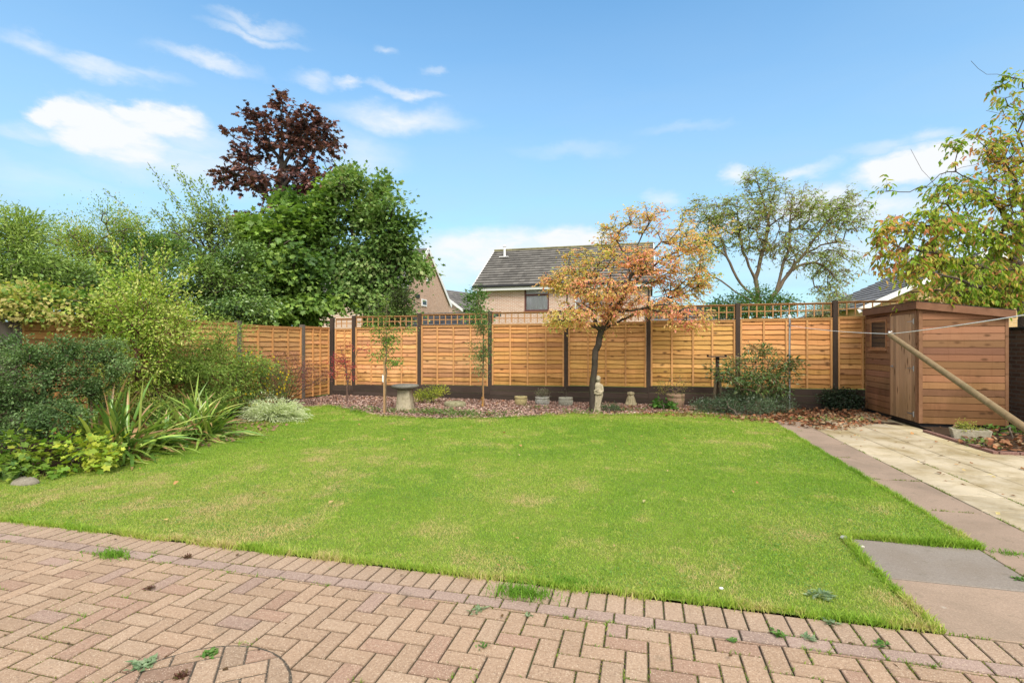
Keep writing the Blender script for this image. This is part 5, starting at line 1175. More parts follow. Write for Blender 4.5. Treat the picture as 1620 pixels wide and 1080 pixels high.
# --- left border shrubs
BLG = [(.04, .085, .025), (.075, .14, .04), (.13, .22, .07), (.24, .34, .13)]
b0 = G(70, 690); b0[2] = 0
plant('hebe_shrub', 'big blue green small leaved shrub filling the left foreground below the fence', 'shrub', b0, [B(60, 612, 6.3, 75, 68, 310), B(20, 655, 5.9, 60, 50, 170), B(130, 562, 6.6, 50, 28, 110), B(165, 610, 6.6, 45, 50, 150), B(30, 560, 6.2, 50, 32, 100), B(-60, 630, 5.8, 60, 80, 150), B(185, 560, 6.8, 28, 20, 40), B(100, 660, 6.0, 50, 28, 80)], .032, BLG,
      [[b0, b0 + np.array([0, 0, .35])]], .035, .0032, .11, 15, nleaf=30, spread=.052, flat=.7, mat='leaf', W=.6, up=.9, droop=-.1, lv=.5, barkc=(.1, .075, .055), lump=(9, .22), tvar=3)
b0 = G(215, 655); b0[2] = 0; Z9 = 7.7
limbs = [[b0, P(215, 600, Z9), P(212, 540, Z9)]]
for a, b_ in (((212, 540), (200, 395)), ((212, 540), (250, 400)), ((212, 540), (160, 425)), ((215, 545), (292, 430)), ((215, 550), (175, 470)), ((220, 560), (300, 480)), ((212, 500), (215, 420)), ((215, 560), (150, 520)), ((214, 520), (238, 440)), ((214, 530), (270, 395)), ((212, 500), (148, 400)), ((210, 500), (178, 380)), ((215, 500), (225, 372)), ((218, 510), (318, 410)), ((214, 520), (262, 378))): limbs.append([P(*a, Z9), P((a[0] + b_[0]) / 2 + 4, (a[1] + b_[1]) / 2, Z9), P(*b_, Z9)])
loc_ = np.array([b0[0], b0[1], 0]); LIM = [(.15, .26, .03), (.24, .37, .04), (.34, .46, .06), (.45, .52, .10), (.52, .52, .18)]
plant('spiraea_shrub', 'tall lime green leafy shrub with thin reddish stems standing against the left fence', 'shrub', b0, [B(210, 475, Z9, 54, 34, 100), B(240, 520, Z9, 66, 38, 160), B(180, 510, Z9, 50, 34, 90), B(215, 580, Z9, 60, 36, 100), B(200, 625, Z9, 60, 26, 80), B(290, 500, Z9 + .4, 30, 40, 50)], .05, LIM,
      limbs, .028, .0028, .13, 16, nleaf=17, spread=.10, lv=.6, W=.45, barkc=(.16, .08, .06), extra=wand_leaves(limbs, loc_, .055, LIM, 150, .05), shell=.3, bias=-.05, mat='leaf')
b0 = G(335, 665); Z9 = 8.8
MID = [(.12, .2, .035), (.18, .29, .05), (.26, .38, .07), (.36, .45, .11)]
plant('green_shrub', 'loose mid green shrub with arching shoots in the middle of the left border', 'shrub', b0, [B(300, 575, Z9 - .1, 66, 38, 200), B(350, 570, Z9 + .5, 56, 44, 200), B(335, 615, Z9 + .2, 60, 28, 120), B(385, 595, 9.6, 40, 40, 100), B(320, 520, Z9 + .2, 60, 26, 60), B(265, 595, 8.3, 46, 30, 90), B(285, 640, 8.2, 60, 22, 90), B(225, 650, 7.6, 50, 22, 80)], .052, MID,
      [[b0, b0 + np.array([0, 0, .3])]], .03, .003, .13, 17, nleaf=22, spread=.10, lv=.5, W=.36, templ='oval', lump=(9, .3), barkc=(.14, .1, .06))
b0 = G(405, 655); Z9 = 9.9
def flowers(mb, tp, rg):
    k = tp[rg.random(len(tp)) < .5]; n = len(k); c = k + rg.normal(0, .06, (n, 3)) + np.array([0, -.05, .03])
    for a in range(5):
        an = a * 2 * pi / 5; d = np.tile([cos(an), -.4, sin(an)], (n, 1)); mb.leaves(c, d, np.tile([0, -1., .3], (n, 1)), .028, .022, np.tile([.75, .55, .03], (n, 1)), 'oval')
plant('potentilla_shrub', 'feathery green shrub dotted with small yellow flowers beside the silver bush', 'shrub', b0, [B(390, 600, Z9, 42, 36, 190), B(430, 605, Z9 + .5, 34, 34, 110), B(370, 640, 9.4, 40, 20, 80), B(380, 560, Z9, 30, 18, 30)], .035, [(.06, .12, .02), (.10, .19, .03), (.16, .25, .045), (.24, .3, .08)],
      [[b0, b0 + np.array([0, 0, .25])]], .02, .0025, .11, 18, nleaf=26, spread=.085, lv=.5, W=.4, extra=flowers)
b0 = G(432, 664); Z9 = 9.7
SIL = [(.2, .28, .10), (.4, .48, .24), (.6, .66, .40), (.74, .77, .55)]
def silver(mb, tp, rg):
    N = 900; a = rg.uniform(0, 2 * pi, N); el_ = rg.uniform(-.05, 1.0, N); d = np.stack([np.cos(a) * np.cos(el_) * 1.25 + .25, np.sin(a) * np.cos(el_) * .8 - .2, np.sin(el_)], 1); L0 = rg.uniform(.22, .60, N)
    for j in range(9):
        t = .35 + .65 * j / 8; c = d * (L0 * t)[:, None]; c[:, 2] = c[:, 2] * (1 - .35 * t) + .06; dd = unit(d + np.array([0, 0, -.5 * t]) + rg.normal(0, .35, (N, 3)))
        mb.leaves(c, dd, rg.normal(0, 1, (N, 3)), .07, .011, ramp(SIL, .3 + .5 * t + rg.normal(0, .2, N)), 'oval')
plant('silver_shrub', 'low silvery white variegated bush arching over the lawn edge near the left fence', 'shrub', b0, [B(420, 640, Z9, 40, 18, 60), B(450, 645, Z9, 24, 14, 30)], .05, SIL, [[b0, b0 + np.array([0, 0, .12])]], .01, .002, .08, 19, nleaf=10, spread=.06, lv=.7, W=.25, extra=silver, parts=('stem', 'foliage'))
# extra low fringe of silver spilling right
b0 = G(447, 634) * np.array([1, 1, 0]); b0 = P(452, 628, 11.6); b0[2] = 0; Z9 = 11.6
limbs = [[b0, b0 + np.array([0, 0, .05])]]
rgw = np.random.default_rng(5)
for k in range(26):
    a = rgw.uniform(-1.15, 1.15); L = rgw.uniform(.7, 1.15); e = b0 + np.array([sin(a) * L, rgw.uniform(-.5, .35), cos(a) * L * 1.0]); limbs.append([b0 + np.array([0, 0, .05]), b0 + (e - b0) * .5 + np.array([0, 0, .08]), e])
BRZ = [(.16, .06, .06), (.26, .09, .09), (.34, .13, .11), (.2, .2, .08)]
plant('smoke_bush', 'thin twiggy bronze red shrub fanned out against the left fence near the corner', 'shrub', b0, [B(448, 585, Z9, 50, 30, 260), B(420, 590, Z9, 26, 22, 60), B(490, 595, Z9, 34, 22, 90)], .026, BRZ, limbs, .03, .0022, .11, 20, nleaf=15, spread=.06, lv=.7, W=.5, barkc=(.16, .09, .06), pathw=.15, tvar=2)
b0 = P(549, 633, 12.3); b0[2] = 0; Z9 = 12.3
q = lambda px, py, dz=0: P(px, py, Z9 + dz)
plant('japanese_maple', 'small red leaved sapling in the back left corner in front of the black post', 'tree', b0, [B(538, 568, Z9, 14, 9, 22), B(548, 576, Z9, 10, 6, 10), B(530, 585, Z9, 7, 16, 12), B(575, 552, Z9, 16, 5, 7), B(558, 592, Z9, 12, 8, 7), B(545, 545, Z9, 10, 8, 5)], .05, [(.3, .03, .05), (.42, .05, .07), (.5, .12, .09), (.36, .16, .1)],
      [[b0, q(549, 600), q(546, 575), q(541, 556)], [q(549, 606), q(558, 580), q(568, 552), q(592, 546)], [q(546, 575), q(538, 566), q(530, 570)], [b0 + np.array([0, 0, .08]), q(556, 602), q(563, 575)]], .02, .0025, .1, 21, nleaf=15, spread=.06, W=.3, barkc=(.15, .1, .08), templ='lance')

# --- saplings
b0 = G(610, 655); Z9 = F * H / 110; q = lambda px, py, dz=0: P(px, py, Z9 + dz)
SAP = [(.09, .17, .025), (.14, .24, .035), (.22, .31, .05), (.33, .36, .09)]
sp_, _, _ = plant('sapling', 'young slim tree on a pale stake with white tag left of the bird bath', 'tree', b0, [B(610, 500, Z9, 14, 12, 10), B(605, 526, Z9, 24, 12, 22), B(618, 545, Z9, 16, 12, 18), B(600, 562, Z9, 8, 8, 6), B(624, 573, Z9, 14, 6, 10), B(643, 520, Z9, 10, 6, 5), B(612, 480, Z9, 8, 14, 6), B(585, 515, Z9, 10, 6, 4)], .058, SAP,
      [[b0, q(610, 600), q(611, 560), q(611, 520), q(612, 475)], [q(611, 560), q(620, 548), q(622, 540)], [q(611, 585), q(626, 573), q(634, 566)], [q(611, 530), q(596, 522), q(582, 512)], [q(611, 530), q(628, 520), q(650, 514)]], .017, .002, .09, 22, nleaf=15, spread=.062, W=.45, barkc=(.2, .15, .1), lv=.5)
h = MB(); h.beam((-.012, -.03, 0), (-.012, -.03, 1.05), .028, .028, (.42, .27, .14)); h.build('stake', M['batten'], sp_)
h = MB(); h.add([(-.05, -.05, .66), (-.015, -.055, .64), (-.01, -.055, .78), (-.05, -.05, .80)], [(0, 1, 2, 3)]); h.add([(-.05, -.046, .66), (-.015, -.051, .64), (-.01, -.051, .78), (-.05, -.046, .80)], [(0, 1, 2, 3)]); h.build('tag', M['white'], sp_)
b0 = G(764, 645); Z9 = F * H / 100; q = lambda px, py, dz=0: P(px, py, Z9 + dz)
sp_, _, _ = plant('sapling', 'slender columnar young tree with an orange guard at its foot under the trellis gap', 'tree', b0, [B(762, 510, Z9, 11, 24, 38), B(766, 545, Z9, 11, 22, 30), B(758, 570, Z9, 12, 14, 20), B(764, 588, Z9, 10, 8, 7), B(756, 480, Z9, 10, 12, 12), B(752, 460, Z9, 7, 9, 5), B(748, 548, Z9, 8, 12, 6)], .048, [(.05, .11, .025), (.09, .17, .04), (.14, .23, .06), (.25, .32, .13)],
      [[b0, q(764, 600), q(765, 555), q(763, 510), q(755, 462)]], .02, .002, .09, 23, nleaf=17, spread=.062, W=.42, barkc=(.15, .12, .07), lv=.5)
h = MB(); h.tube([(0, 0, 0), (0, 0, .24)], .028, 10, (.6, .3, .05)); h.build('trunk_guard', M['chip'], sp_); h = MB(); h.beam((.02, -.03, 0), (.02, -.03, .75), .025, .025, (.34, .2, .09)); h.build('stake', M['batten'], sp_)
def small(name, label, px, py, bl, leaf, pal, seed, **k):
    b0 = G(px, py); kk = dict(r0=.012, rt=.0022, step=.08, nleaf=18, spread=.06, parts=('stem', 'foliage')); kk.update(k); return plant(name, label, kk.pop('cat', 'plant'), b0, bl, leaf, pal, [[b0, b0 + np.array([0, 0, .06])]], seed=seed, **kk)
Z9 = F * H / 93
small('euphorbia_bush', 'small yellow green bush between the stone bird bath and the mossy stone block', 683, 638, [B(680, 622, Z9, 22, 9, 60), B(695, 618, Z9, 14, 6, 22), B(664, 628, Z9, 8, 8, 16)], .036, [(.14, .2, .02), (.28, .34, .03), (.42, .44, .05), (.5, .46, .08)], 24)
b0 = P(858, 628, F * H / 96); b0 = np.array([pl2b[0], pl2b[1], .17])
plant('potted_herb', 'greyish purple tinged herb filling the carved planter', 'plant', b0, [(b0 + np.array([0, 0, .12]), (.13, .13, .10), 40)], .025, [(.10, .14, .06), (.2, .22, .14), (.26, .2, .18), (.12, .2, .04)], [[b0 - np.array([0, 0, .02]), b0 + np.array([0, 0, .04])]], .01, .0018, .05, 25, nleaf=20, spread=.035, W=.4, parts=('stem', 'foliage'), zmin=.15)
b0 = np.array([pl3b[0], pl3b[1], .17])
plant('potted_sprig', 'few thin bare sprigs in the carved planter nearest the autumn tree', 'plant', b0, [(b0 + np.array([-.05, 0, .16]), (.10, .08, .08), 9)], .02, [(.14, .16, .08), (.2, .2, .14)], [[b0 - np.array([0, 0, .02]), b0 + np.array([0, 0, .03])]], .005, .0014, .05, 26, nleaf=8, spread=.02, W=.3, parts=('stem', 'foliage'), zmin=.15)
b0 = np.array([pl4b[0], pl4b[1], .26]); Z9 = F * H / 100
plant('potted_shrub', 'straggly thin shrub with sparse yellowing leaves growing from the larger clay planter', 'shrub', b0, [(b0 + np.array([-.02, 0, .30]), (.33, .22, .20), 60), (b0 + np.array([-.3, 0, .12]), (.10, .1, .10), 14)], .032, [(.12, .15, .03), (.26, .27, .05), (.4, .33, .1), (.22, .1, .05)], [[b0 - np.array([0, 0, .02]), b0 + np.array([0, 0, .08])]], .012, .0018, .07, 27, nleaf=6, spread=.045, W=.5, barkc=(.17, .12, .09), pathw=.1, zmin=.22)
small('bergenia_plant', 'clump of broad rounded bright green leaves beside the clay planter', 1050, 650, [B(1052, 643, 11.0, 17, 7, 26)], .10, [(.03, .10, .015), (.05, .15, .02), (.09, .2, .03)], 28, W=.8, mat='leaf_gloss', nleaf=7, spread=.06, up=1.2)
small('lavender_plant', 'low feathery blue green plant at the foot of the stone girl statue', 964, 655, [B(962, 648, 10.6, 20, 6, 60), B(930, 654, 10.6, 15, 3, 20)], .05, [(.05, .10, .04), (.09, .16, .07), (.15, .22, .10)], 29, W=.16, nleaf=26, droop=-.6)
b0 = G(1200, 655); Z9 = 10.6; q = lambda px, py, dz=0: P(px, py, Z9 + dz)
RHO = [(.03, .07, .018), (.055, .11, .025), (.09, .16, .035), (.16, .2, .06), (.25, .17, .08)]
plant('rhododendron', 'open evergreen shrub with glossy drooping leaves in front of the washing line post', 'shrub', b0, [B(1190, 565, Z9, 34, 20, 34), B(1225, 590, Z9, 30, 20, 40), B(1165, 595, Z9 - .2, 34, 16, 34), B(1195, 605, Z9 - .1, 44, 22, 70), B(1140, 582, Z9, 22, 8, 14), B(1248, 578, Z9, 16, 12, 14), B(1215, 550, Z9, 10, 6, 6), B(1230, 620, Z9, 24, 16, 20)], .085, RHO,
      [[b0, b0 + np.array([0, 0, .12])], [b0 + np.array([0, 0, .05]), q(1206, 620), q(1195, 590), q(1185, 560)], [b0 + np.array([0, 0, .05]), q(1190, 615), q(1165, 595), q(1142, 585)], [b0 + np.array([0, 0, .05]), q(1215, 615), q(1232, 590), q(1252, 575)]], .03, .0035, .13, 30, nleaf=13, spread=.075, mat='leaf_gloss', W=.32, templ='lance', droop=.3, up=.9, lv=.4, barkc=(.22, .16, .11), shell=.3)
b0 = G(1165, 660); Z9 = 10.4
plant('juniper_shrub', 'low spreading blue green ground shrub at the foot of the bird table', 'shrub', b0, [B(1130, 643, Z9, 32, 13, 130), B(1180, 641, Z9 - .2, 48, 15, 210), B(1228, 640, Z9, 26, 15, 80), B(1165, 625, Z9 + .3, 36, 10, 50)], .038, [(.025, .055, .022), (.05, .09, .04), (.08, .13, .06), (.13, .18, .09)], [[b0, b0 + np.array([0, 0, .06])]], .02, .0025, .1, 31, nleaf=26, spread=.06, mat='leaf_gloss', W=.35, droop=-.3, shell=.5)
b0 = np.array([4.05, 12.12, 0])
plant('ivy', 'dark trailing ivy hanging over the dark gravel board beside the shed', 'climber', b0, [(b0 + np.array([-.02, .02, .24]), (.42, .10, .22), 190)], .038, [(.018, .035, .018), (.03, .055, .025), (.05, .08, .04)], [[b0, b0 + np.array([0, 0, .2])]], .01, .002, .1, 32, nleaf=14, spread=.05, mat='leaf_gloss', W=.8, parts=('stem', 'foliage'))
b0 = TR + np.array([0, .02, .12])
plant('trough_plant', 'small yellow green shrub growing in the pale stone trough', 'plant', b0, [(b0 + np.array([-.07, 0, .07]), (.11, .07, .08), 40), (b0 + np.array([.10, 0, .02]), (.07, .05, .03), 10)], .026, [(.16, .24, .03), (.28, .34, .05), (.38, .36, .08), (.35, .2, .05)], [[b0 - np.array([0, 0, .02]), b0 + np.array([-.02, 0, .04])]], .006, .0015, .05, 33, nleaf=14, spread=.026, W=.5, parts=('stem', 'foliage'), zmin=.1)
small('lungwort_plant', 'patch of pale green lobed leaves on the bed right of the stone trough', 1602, 698, [(G(1596, 690) + np.array([.1, .2, .04]), (.4, .25, .03), 40)], .06, [(.08, .18, .03), (.16, .28, .05), (.26, .36, .1)], 34, W=.8, nleaf=6, spread=.06, up=1.2)
small('lungwort_plant', 'small pale green leafy plant at the bed corner in front of the trough', 1556, 708, [(G(1552, 706) + np.array([0, .05, .03]), (.2, .12, .02), 18)], .05, [(.12, .2, .04), (.2, .3, .08), (.33, .38, .15)], 35, W=.7, nleaf=6, spread=.04, up=1.2)
# low plants along the front of the back bed
rgc = np.random.default_rng(40); mb = MB()
for px, py, r, n in ((700, 655, .45, 420), (720, 657, .5, 420), (660, 655, .4, 300), (590, 652, .35, 200), (750, 660, .5, 260), (920, 655, .3, 160), (800, 656, .25, 80), (1000, 652, .2, 120), (1100, 655, .4, 120), (560, 648, .3, 80), (850, 648, .2, 60), (1340, 668, .3, 60), (1285, 668, .25, 90), (380, 668, .4, 100), (250, 712, .3, 80)):
    c0 = G(px, py); a = rgc.uniform(0, 2 * pi, n); rr = r * np.sqrt(rgc.random(n)); c = np.stack([c0[0] + np.cos(a) * rr * 1.6, c0[1] + np.sin(a) * rr * .7, .02 + .07 * rgc.random(n)], 1)
    l = rgc.uniform(.03, .06, n); mb.leaves(c, unit(np.stack([np.cos(a * 7), np.sin(a * 7), rgc.uniform(0, .9, n)], 1)), unit(rgc.normal(0, .4, (n, 3)) + np.array([0, 0, 1])), l, l * .55, ramp([(.05, .11, .02), (.09, .17, .03), (.16, .24, .05), (.25, .24, .12)], rgc.random(n)), 'oval')
props(mb.build('ground_cover', M['leaf']), 'low straggling green weeds along the front of the beds', 'ground cover', kind='stuff')

# --- strap leaved clumps
def straps(name, label, b0, n, L, pal, seed, lean=(1, -.3), Wd=.03, dead=.15, spread=.12, el=(.25, 1.35), droop=1.0):
    rg = np.random.default_rng(seed); t_ = thing(name, label, 'plant', (b0[0], b0[1], 0)); mb = MB(); m = 9
    for k in range(n):
        a = rg.uniform(0, 2 * pi); e = rg.uniform(*el); l = L * rg.uniform(.55, 1.1); d = np.array([cos(a) * cos(e) + lean[0] * .35, sin(a) * cos(e) + lean[1] * .35, sin(e)]); d /= np.linalg.norm(d)
        s0 = np.array([rg.normal(0, spread), rg.normal(0, spread * .7), .0]); p = s0.copy(); pts = [p.copy()]; dd = d.copy()
        for j in range(m - 1):
            p = p + dd * l / (m - 1); dd = dd + np.array([0, 0, -droop * .16 * (1.25 - d[2] * .7)]) * rg.uniform(.7, 1.3); dd /= np.linalg.norm(dd)
            p[2] = max(p[2], .02); pts.append(p.copy())
        pts = np.array(pts); T = np.gradient(pts, axis=0); T /= np.linalg.norm(T, axis=1)[:, None]
        sd_ = np.cross(T, [0, 0, 1]); sd_ /= np.linalg.norm(sd_, axis=1)[:, None] + 1e-6; nn = np.cross(sd_, T); tw = rg.uniform(-.7, .7); sd_ = sd_ * cos(tw) + nn * sin(tw); nn = np.cross(sd_, T)
        u = np.linspace(0, 1, m); wd = Wd * (.65 + .6 * u) * (1 - u ** 3.2) + .0008
        v = np.stack([pts - sd_ * wd[:, None] / 2 + nn * wd[:, None] * .22, pts, pts + sd_ * wd[:, None] / 2 + nn * wd[:, None] * .22], 1).reshape(-1, 3)
        c = np.array(random.choice(pal)) * rg.uniform(.75, 1.25); c = np.tile(c, (2 * (m - 1), 1))
        if rg.random() < dead: c = c * 0 + np.array([.42, .25, .12]) * rg.uniform(.6, 1.15)
        elif rg.random() < .2: c[-4:] = np.array([.4, .26, .11])
        fs = [(3 * j + s, 3 * j + s + 1, 3 * j + s + 4, 3 * j + s + 3) for j in range(m - 1) for s in (0, 1)]
        mb.add(v, fs, c)
    o = mb.build('foliage', M['leaf_gloss'], t_, smooth=True); return t_
random.seed(3)
PH = [(.12, .23, .04), (.18, .31, .05), (.28, .40, .07), (.40, .46, .12), (.09, .18, .03)]
straps('flax_plant', 'large strap leaved plant with brown tipped arching leaves in front of the blue green shrub', G(185, 722), 150, 1.02, PH, 51, (.9, -.4), .046, .09, .14)
straps('flax_plant', 'upright strap leaved clump with tan leaf tips standing among the left shrubs', G(150, 716), 40, 1.0, PH, 52, (-.1, -.2), .044, .12, .06, (.9, 1.45), .5)
straps('flax_plant', 'green strap leaved clump arching onto the lawn in the middle of the left border', G(312, 694), 190, .95, PH[:4], 53, (.8, -.4), .038, .04, .15)
straps('flax_plant', 'smaller low strap leaved tuft between the two big clumps on the left', G(250, 706), 100, .66, PH[:3], 54, (.8, -.5), .034, .1, .12)
GER = [(.06, .15, .02), (.11, .23, .025), (.22, .35, .035), (.42, .46, .05)]
small('geranium_plant', 'bright yellow green lobed leaf plant at the foot of the strap leaves', 125, 738, [B(95, 694, 5.7, 24, 18, 12), B(135, 708, 5.6, 36, 16, 24), B(165, 722, 5.6, 26, 12, 16), B(100, 745, 5.4, 26, 8, 8)], .072, GER, 36, templ='lobed', W=1.0, nleaf=6, spread=.06, up=1.4, mat='leaf')
small('geranium_plant', 'darker green lobed leaf plant low at the left edge of the picture', 30, 748, [B(20, 735, 5.3, 34, 16, 30), B(60, 720, 5.5, 24, 12, 14), B(28, 690, 5.5, 20, 8, 8), B(-30, 730, 5.2, 40, 20, 26)], .068, [(.05, .12, .02), (.09, .19, .03), (.2, .3, .04), (.35, .4, .05)], 37, templ='lobed', W=1.0, nleaf=8, spread=.06, up=1.4)

# --- big sparse tree behind the back fence
Zr = 18.5; b0 = P(1200, 560, Zr); b0[2] = 0; q = lambda px, py, dz=0: P(px, py, Zr + dz)
limbs = [[b0, q(1200, 500), q(1198, 468), q(1196, 440), q(1205, 400), q(1215, 360), q(1205, 310), q(1196, 285)],
         [q(1198, 480), q(1175, 468), q(1140, 445), q(1115, 425), q(1095, 405)], [q(1198, 475), q(1165, 440), q(1150, 405), q(1135, 370), q(1110, 330)],
         [q(1200, 500), q(1228, 462), q(1235, 430), q(1248, 395), q(1250, 350), q(1255, 300)], [q(1228, 465), q(1252, 425), q(1275, 400), q(1300, 360), q(1330, 330), q(1350, 300)],
         [q(1196, 440), q(1180, 410), q(1170, 370), q(1165, 330)], [q(1205, 400), q(1225, 380), q(1240, 340)], [q(1252, 425), q(1290, 415), q(1320, 440), q(1330, 450)], [q(1275, 400), q(1310, 385), q(1345, 380)], [q(1215, 360), q(1220, 320), q(1228, 290)], [q(1150, 405), q(1120, 380), q(1092, 350)]]
bl = [B(1200, 290, Zr, 26, 20, 45), B(1130, 335, Zr, 42, 26, 85), B(1180, 340, Zr, 50, 30, 110), B(1240, 325, Zr, 50, 32, 110), B(1300, 340, Zr, 45, 30, 95), B(1340, 335, Zr, 28, 34, 65), B(1280, 390, Zr, 60, 30, 100), B(1320, 420, Zr, 36, 28, 60), B(1110, 385, Zr, 36, 30, 55), B(1160, 375, Zr, 50, 25, 50), B(1215, 375, Zr, 50, 25, 55), B(1310, 455, Zr, 20, 16, 22), B(1105, 425, Zr, 25, 18, 22)]
SPR = [(.24, .33, .08), (.34, .43, .11), (.42, .50, .15), (.36, .32, .16), (.34, .2, .14)]
plant('sparse_tree', 'large open branched tree with thin olive leaves behind the fence right of the autumn tree', 'tree', b0, bl, .095, SPR, limbs, .115, .006, .26, 60, nleaf=17, spread=.19, sprays=3, slen=2.2, mat='leaf_thin', W=.42, lv=.65, droop=.5, barkc=(.16, .125, .09), twigleaf=.2, shell=.2, pathw=.12, clumpvar=.5)
bush('laurel_shrub', 'dark green rounded shrub behind the trellis at the foot of the open branched tree', 1190, 500, 16.2, [B(1165, 488, 16.2, 44, 16, 120), B(1222, 484, 16.4, 34, 16, 80), B(1190, 466, 16.4, 22, 9, 26)], .08, [(.03, .08, .015), (.05, .12, .02), (.09, .17, .03), (.15, .24, .05)], 61, shell=.6)
bush('hedge_shrub', 'pale hazy shrub far behind the trellis near the sandy brick house', 1312, 500, 26, [B(1320, 480, 26, 22, 16, 70), B(1295, 492, 26, 20, 10, 30)], .09, [(.16, .2, .09), (.24, .27, .12), (.3, .3, .15)], 62, shell=.5)
bush('hedge_shrub', 'small green shrub tops seen through the gap left of the buff brick house', 752, 500, 15.5, [B(752, 478, 15.5, 8, 16, 24), B(756, 500, 15.5, 14, 12, 24)], .10, [(.06, .13, .03), (.10, .2, .04), (.16, .26, .06)], 63, shell=.4)
bush('hedge_shrub', 'dark purplish twiggy bush at the right foot of the pale tree', 636, 500, 16, [B(634, 478, 15.8, 14, 20, 50), B(620, 495, 15.8, 30, 12, 50)], .09, [(.03, .02, .025), (.05, .05, .03), (.08, .13, .03), (.14, .2, .05)], 64, shell=.3)

# --- tree at the right edge
Zr = 9.9; b0 = P(1628, 560, Zr); b0[2] = 0; q = lambda px, py, dz=0: P(px, py, Zr + dz)
limbs = [[b0, q(1622, 500), q(1614, 460), q(1612, 400), q(1625, 320), q(1640, 220), q(1650, 120)],
         [q(1613, 450), q(1590, 435, -.4), q(1560, 425, -.8), q(1530, 415, -1), q(1500, 412, -1.2)], [q(1612, 420), q(1585, 385, -.4), q(1540, 360, -.8), q(1490, 355, -1.2), q(1440, 368, -1.5), q(1395, 360, -1.6)],
         [q(1613, 380), q(1580, 330, -.4), q(1540, 285, -.8), q(1500, 270, -1), q(1478, 292, -1.2), q(1440, 235, -1.3)], [q(1618, 340), q(1600, 270, -.3), q(1575, 255, -.5), q(1530, 262, -.8), q(1490, 285, -1)],
         [q(1630, 280), q(1610, 210, -.4), q(1585, 180, -.6), q(1560, 175, -.7)], [q(1640, 220), q(1625, 150, -.4), q(1605, 122, -.7), q(1560, 118, -.8), q(1537, 95, -.9)], [q(1613, 450), q(1580, 455, -.8), q(1545, 452, -1.2), q(1475, 430, -1.6), q(1405, 440, -1.8)],
         [q(1625, 320), q(1680, 270), q(1730, 240)], [q(1614, 440), q(1670, 420), q(1720, 400)], [q(1500, 270, -1), q(1450, 300, -1.2), q(1400, 305, -1.4)], [q(1590, 435, -.4), q(1600, 470, -1), q(1590, 485, -1)]]
bl = [B(1590, 440, Zr - .8, 50, 32, 110), B(1530, 430, Zr - 1, 46, 32, 66), B(1475, 405, Zr - 1.2, 40, 24, 54), B(1430, 410, Zr - 1.5, 38, 28, 44), B(1590, 370, Zr - .7, 45, 36, 76), B(1520, 365, Zr - 1, 46, 26, 40), B(1450, 355, Zr - 1.4, 46, 24, 54), B(1400, 365, Zr - 1.6, 22, 18, 20), B(1585, 300, Zr - .6, 46, 34, 60), B(1530, 300, Zr - .8, 36, 26, 26), B(1480, 305, Zr - 1.1, 36, 22, 18), B(1600, 235, Zr - .5, 36, 34, 40), B(1560, 220, Zr - .6, 28, 30, 16), B(1610, 165, Zr - .5, 26, 24, 14), B(1590, 130, Zr - .7, 16, 10, 6), B(1500, 235, Zr - 1, 14, 20, 5), B(1405, 295, Zr - 1.4, 10, 8, 3),
      B(1680, 350, Zr, 60, 120, 120), B(1690, 200, Zr, 50, 80, 40), B(1560, 470, Zr - .6, 40, 18, 60), B(1490, 462, Zr - 1.2, 46, 14, 30)]
CH = [(.18, .30, .03), (.27, .40, .045), (.37, .47, .06), (.46, .46, .09), (.56, .38, .11), (.62, .26, .13)]
def upto(mb, tp, rg): pass
t_, A_, i_ = plant('cherry_tree', 'tree with drooping green and orange autumn leaves overhanging the shed at the right edge', 'tree', b0, bl, .10, CH, limbs, .12, .0035, .17, 70, nleaf=10, spread=.12, sprays=2, slen=2.3, mat='leaf_thin', W=.42, lv=.75, droop=1.1, barkc=(.10, .08, .065), templ='lance', shell=.25, pathw=.25, clumpvar=.35, twigleaf=.3, flat=.8, tvar=.9, bias=-.04)

# ------------------------------------------------------------------ weeds on the patio and lawn
def rosette(name, label, px, py, n, L, W, pal, seed, el=(.1, .6), group=None, cat='weed', templ='oval'):
    rg = np.random.default_rng(seed); c = G(px, py); a = rg.uniform(0, 2 * pi, n); e = rg.uniform(*el, n); d = np.stack([np.cos(a) * np.cos(e), np.sin(a) * np.cos(e), np.sin(e)], 1)
    s0 = rg.normal(0, L * .4, (n, 3)) * np.array([1, 1, 0]); l = L * rg.uniform(.5, 1.15, n)
    o = MB().leaves(s0 + np.array([0, 0, .004]), d, unit(np.array([0, 0, 1]) + rg.normal(0, .25, (n, 3))), l, l * W, ramp(pal, rg.random(n)) * rg.uniform(.8, 1.2, n)[:, None], templ).build(name, M['leaf']); o.location = (c[0], c[1], .0)
    return props(o, label, cat, group)
WG = [(.05, .13, .02), (.09, .2, .03), (.16, .27, .06)]; GG = [(.12, .2, .09), (.2, .28, .15), (.28, .34, .2)]; RD = [(.10, .04, .03), (.16, .07, .05), (.13, .12, .04)]
rosette('weed', 'grey green broad leaved weed growing in the paving near the bottom left', 230, 1052, 46, .045, .5, GG, 1)
rosette('weed', 'dark reddish low cushion weed at the bottom edge of the paving beside the round cover', 287, 1072, 130, .025, .5, RD, 2, (.2, 1.3))
rosette('weed', 'green stemmed weed sprouting across the edge of the round paved cover', 330, 1036, 44, .035, .45, WG, 3)
rosette('weed', 'brown dried weed tuft on the left part of the paving', 236, 932, 60, .022, .4, RD, 4, (.2, 1.2)); rosette('weed', 'brown dried weed tuft close to the border course of the paving', 296, 882, 60, .025, .4, RD, 5, (.2, 1.2))
rosette('weed', 'star shaped grey green weed in the middle of the paving below the grass tuft', 757, 966, 26, .04, .3, GG, 6); rosette('weed', 'small star shaped weed just right of the bigger grey green one', 834, 974, 14, .028, .35, GG, 7)
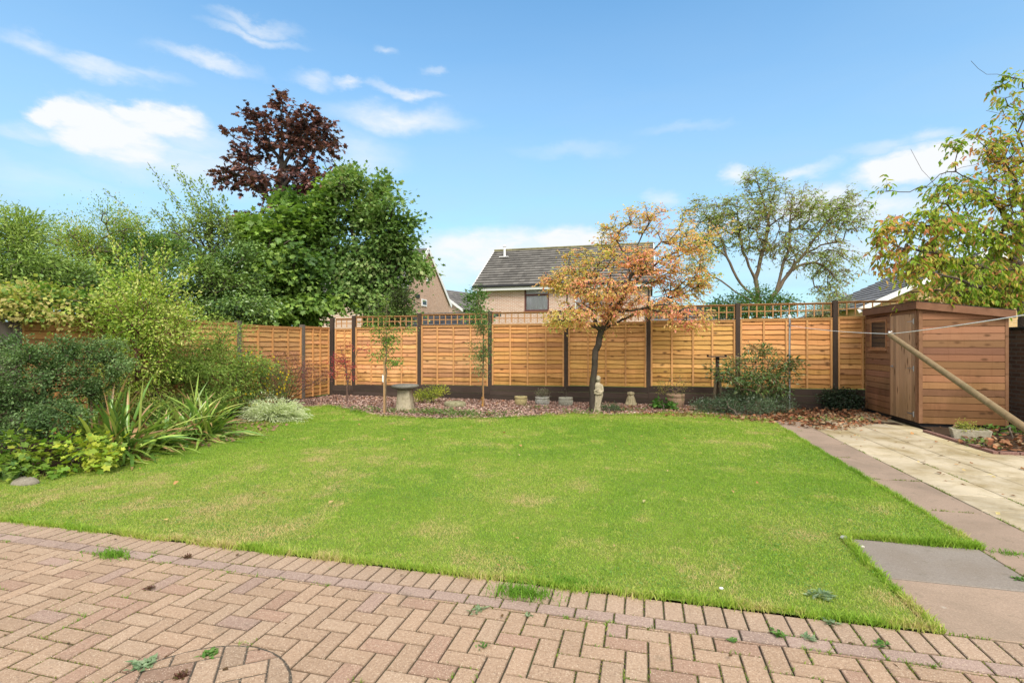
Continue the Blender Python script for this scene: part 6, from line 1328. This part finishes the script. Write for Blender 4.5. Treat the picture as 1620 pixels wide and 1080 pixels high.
rosette('weed', 'tiny green weed in a joint near the bottom centre of the paving', 764, 1024, 16, .028, .4, WG, 8); rosette('weed', 'small bright green weed on the right part of the border course', 1229, 1003, 22, .035, .5, WG, 9)
rosette('weed', 'pale weed rosette in the border course beside the bright green weed', 1281, 1010, 20, .035, .45, GG, 10); rosette('weed', 'low green weed in the joint next to the lawn edge on the right', 1158, 1014, 22, .03, .4, WG, 11); rosette('weed', 'light green weed near the right end of the border course', 1395, 1020, 22, .03, .6, WG, 12)
rosette('weed', 'blue green broad weed rosette growing in the lawn near its front right corner', 1300, 945, 60, .06, .4, GG, 13); rosette('weed', 'second weed cluster in the lawn edge just above the paving on the right', 1316, 986, 26, .04, .5, GG, 14)
rosette('weed', 'small weed in the joint of the brown slab at the right edge', 1614, 918, 18, .035, .45, WG, 15)
def tuft(name, label, px, py, n, r, L, seed):
    rg = np.random.default_rng(seed); c = G(px, py); mb = MB(); q = rg.normal(0, r, (n, 2)) * np.array([1.5, .7]); blades(mb, q, 0, L * rg.uniform(.5, 1.2, n), np.full(n, .0045), ramp([(.08, .2, .015), (.13, .28, .02), (.2, .33, .04)], rg.random(n)), rg, 1.1)
    o = mb.build(name, M['grass']); o.location = (c[0], c[1], 0); props(o, label, 'grass tuft')
tuft('grass_tuft', 'bright grass tuft growing in the paving near the left', 179, 879, 330, .045, .05, 1); tuft('grass_tuft', 'long grass tuft spilling from the lawn onto the middle of the border course', 826, 940, 520, .055, .07, 2)
tuft('grass_tuft', 'flat grass tuft at the joint of the brown slabs on the right', 1598, 876, 120, .035, .035, 3); tuft('grass_tuft', 'long straggling grass hanging over the paving right of the middle tuft', 905, 925, 300, .06, .06, 4)
# bits of stone and debris
for i, (px, py, r, c, lab) in enumerate(((1336, 853, .028, (.5, .5, .5), 'small grey pebble at the corner where lawn meets the grey slab'), (1141, 940, .012, (.8, .8, .8), 'tiny white scrap lying on the front of the lawn'), (1364, 866, .016, (.55, .5, .45), 'small chip of stone on the upper edge of the grey slab'))):
    q = MB(); ell(q, (0, 0, r * .5), (r, r * .8, r * .55), c, 12, 8); o = q.build('pebble', M['concrete'], smooth=True); c0 = G(px, py); o.location = (c0[0], c0[1], .0 if i != 1 else .03); props(o, lab, 'pebble')
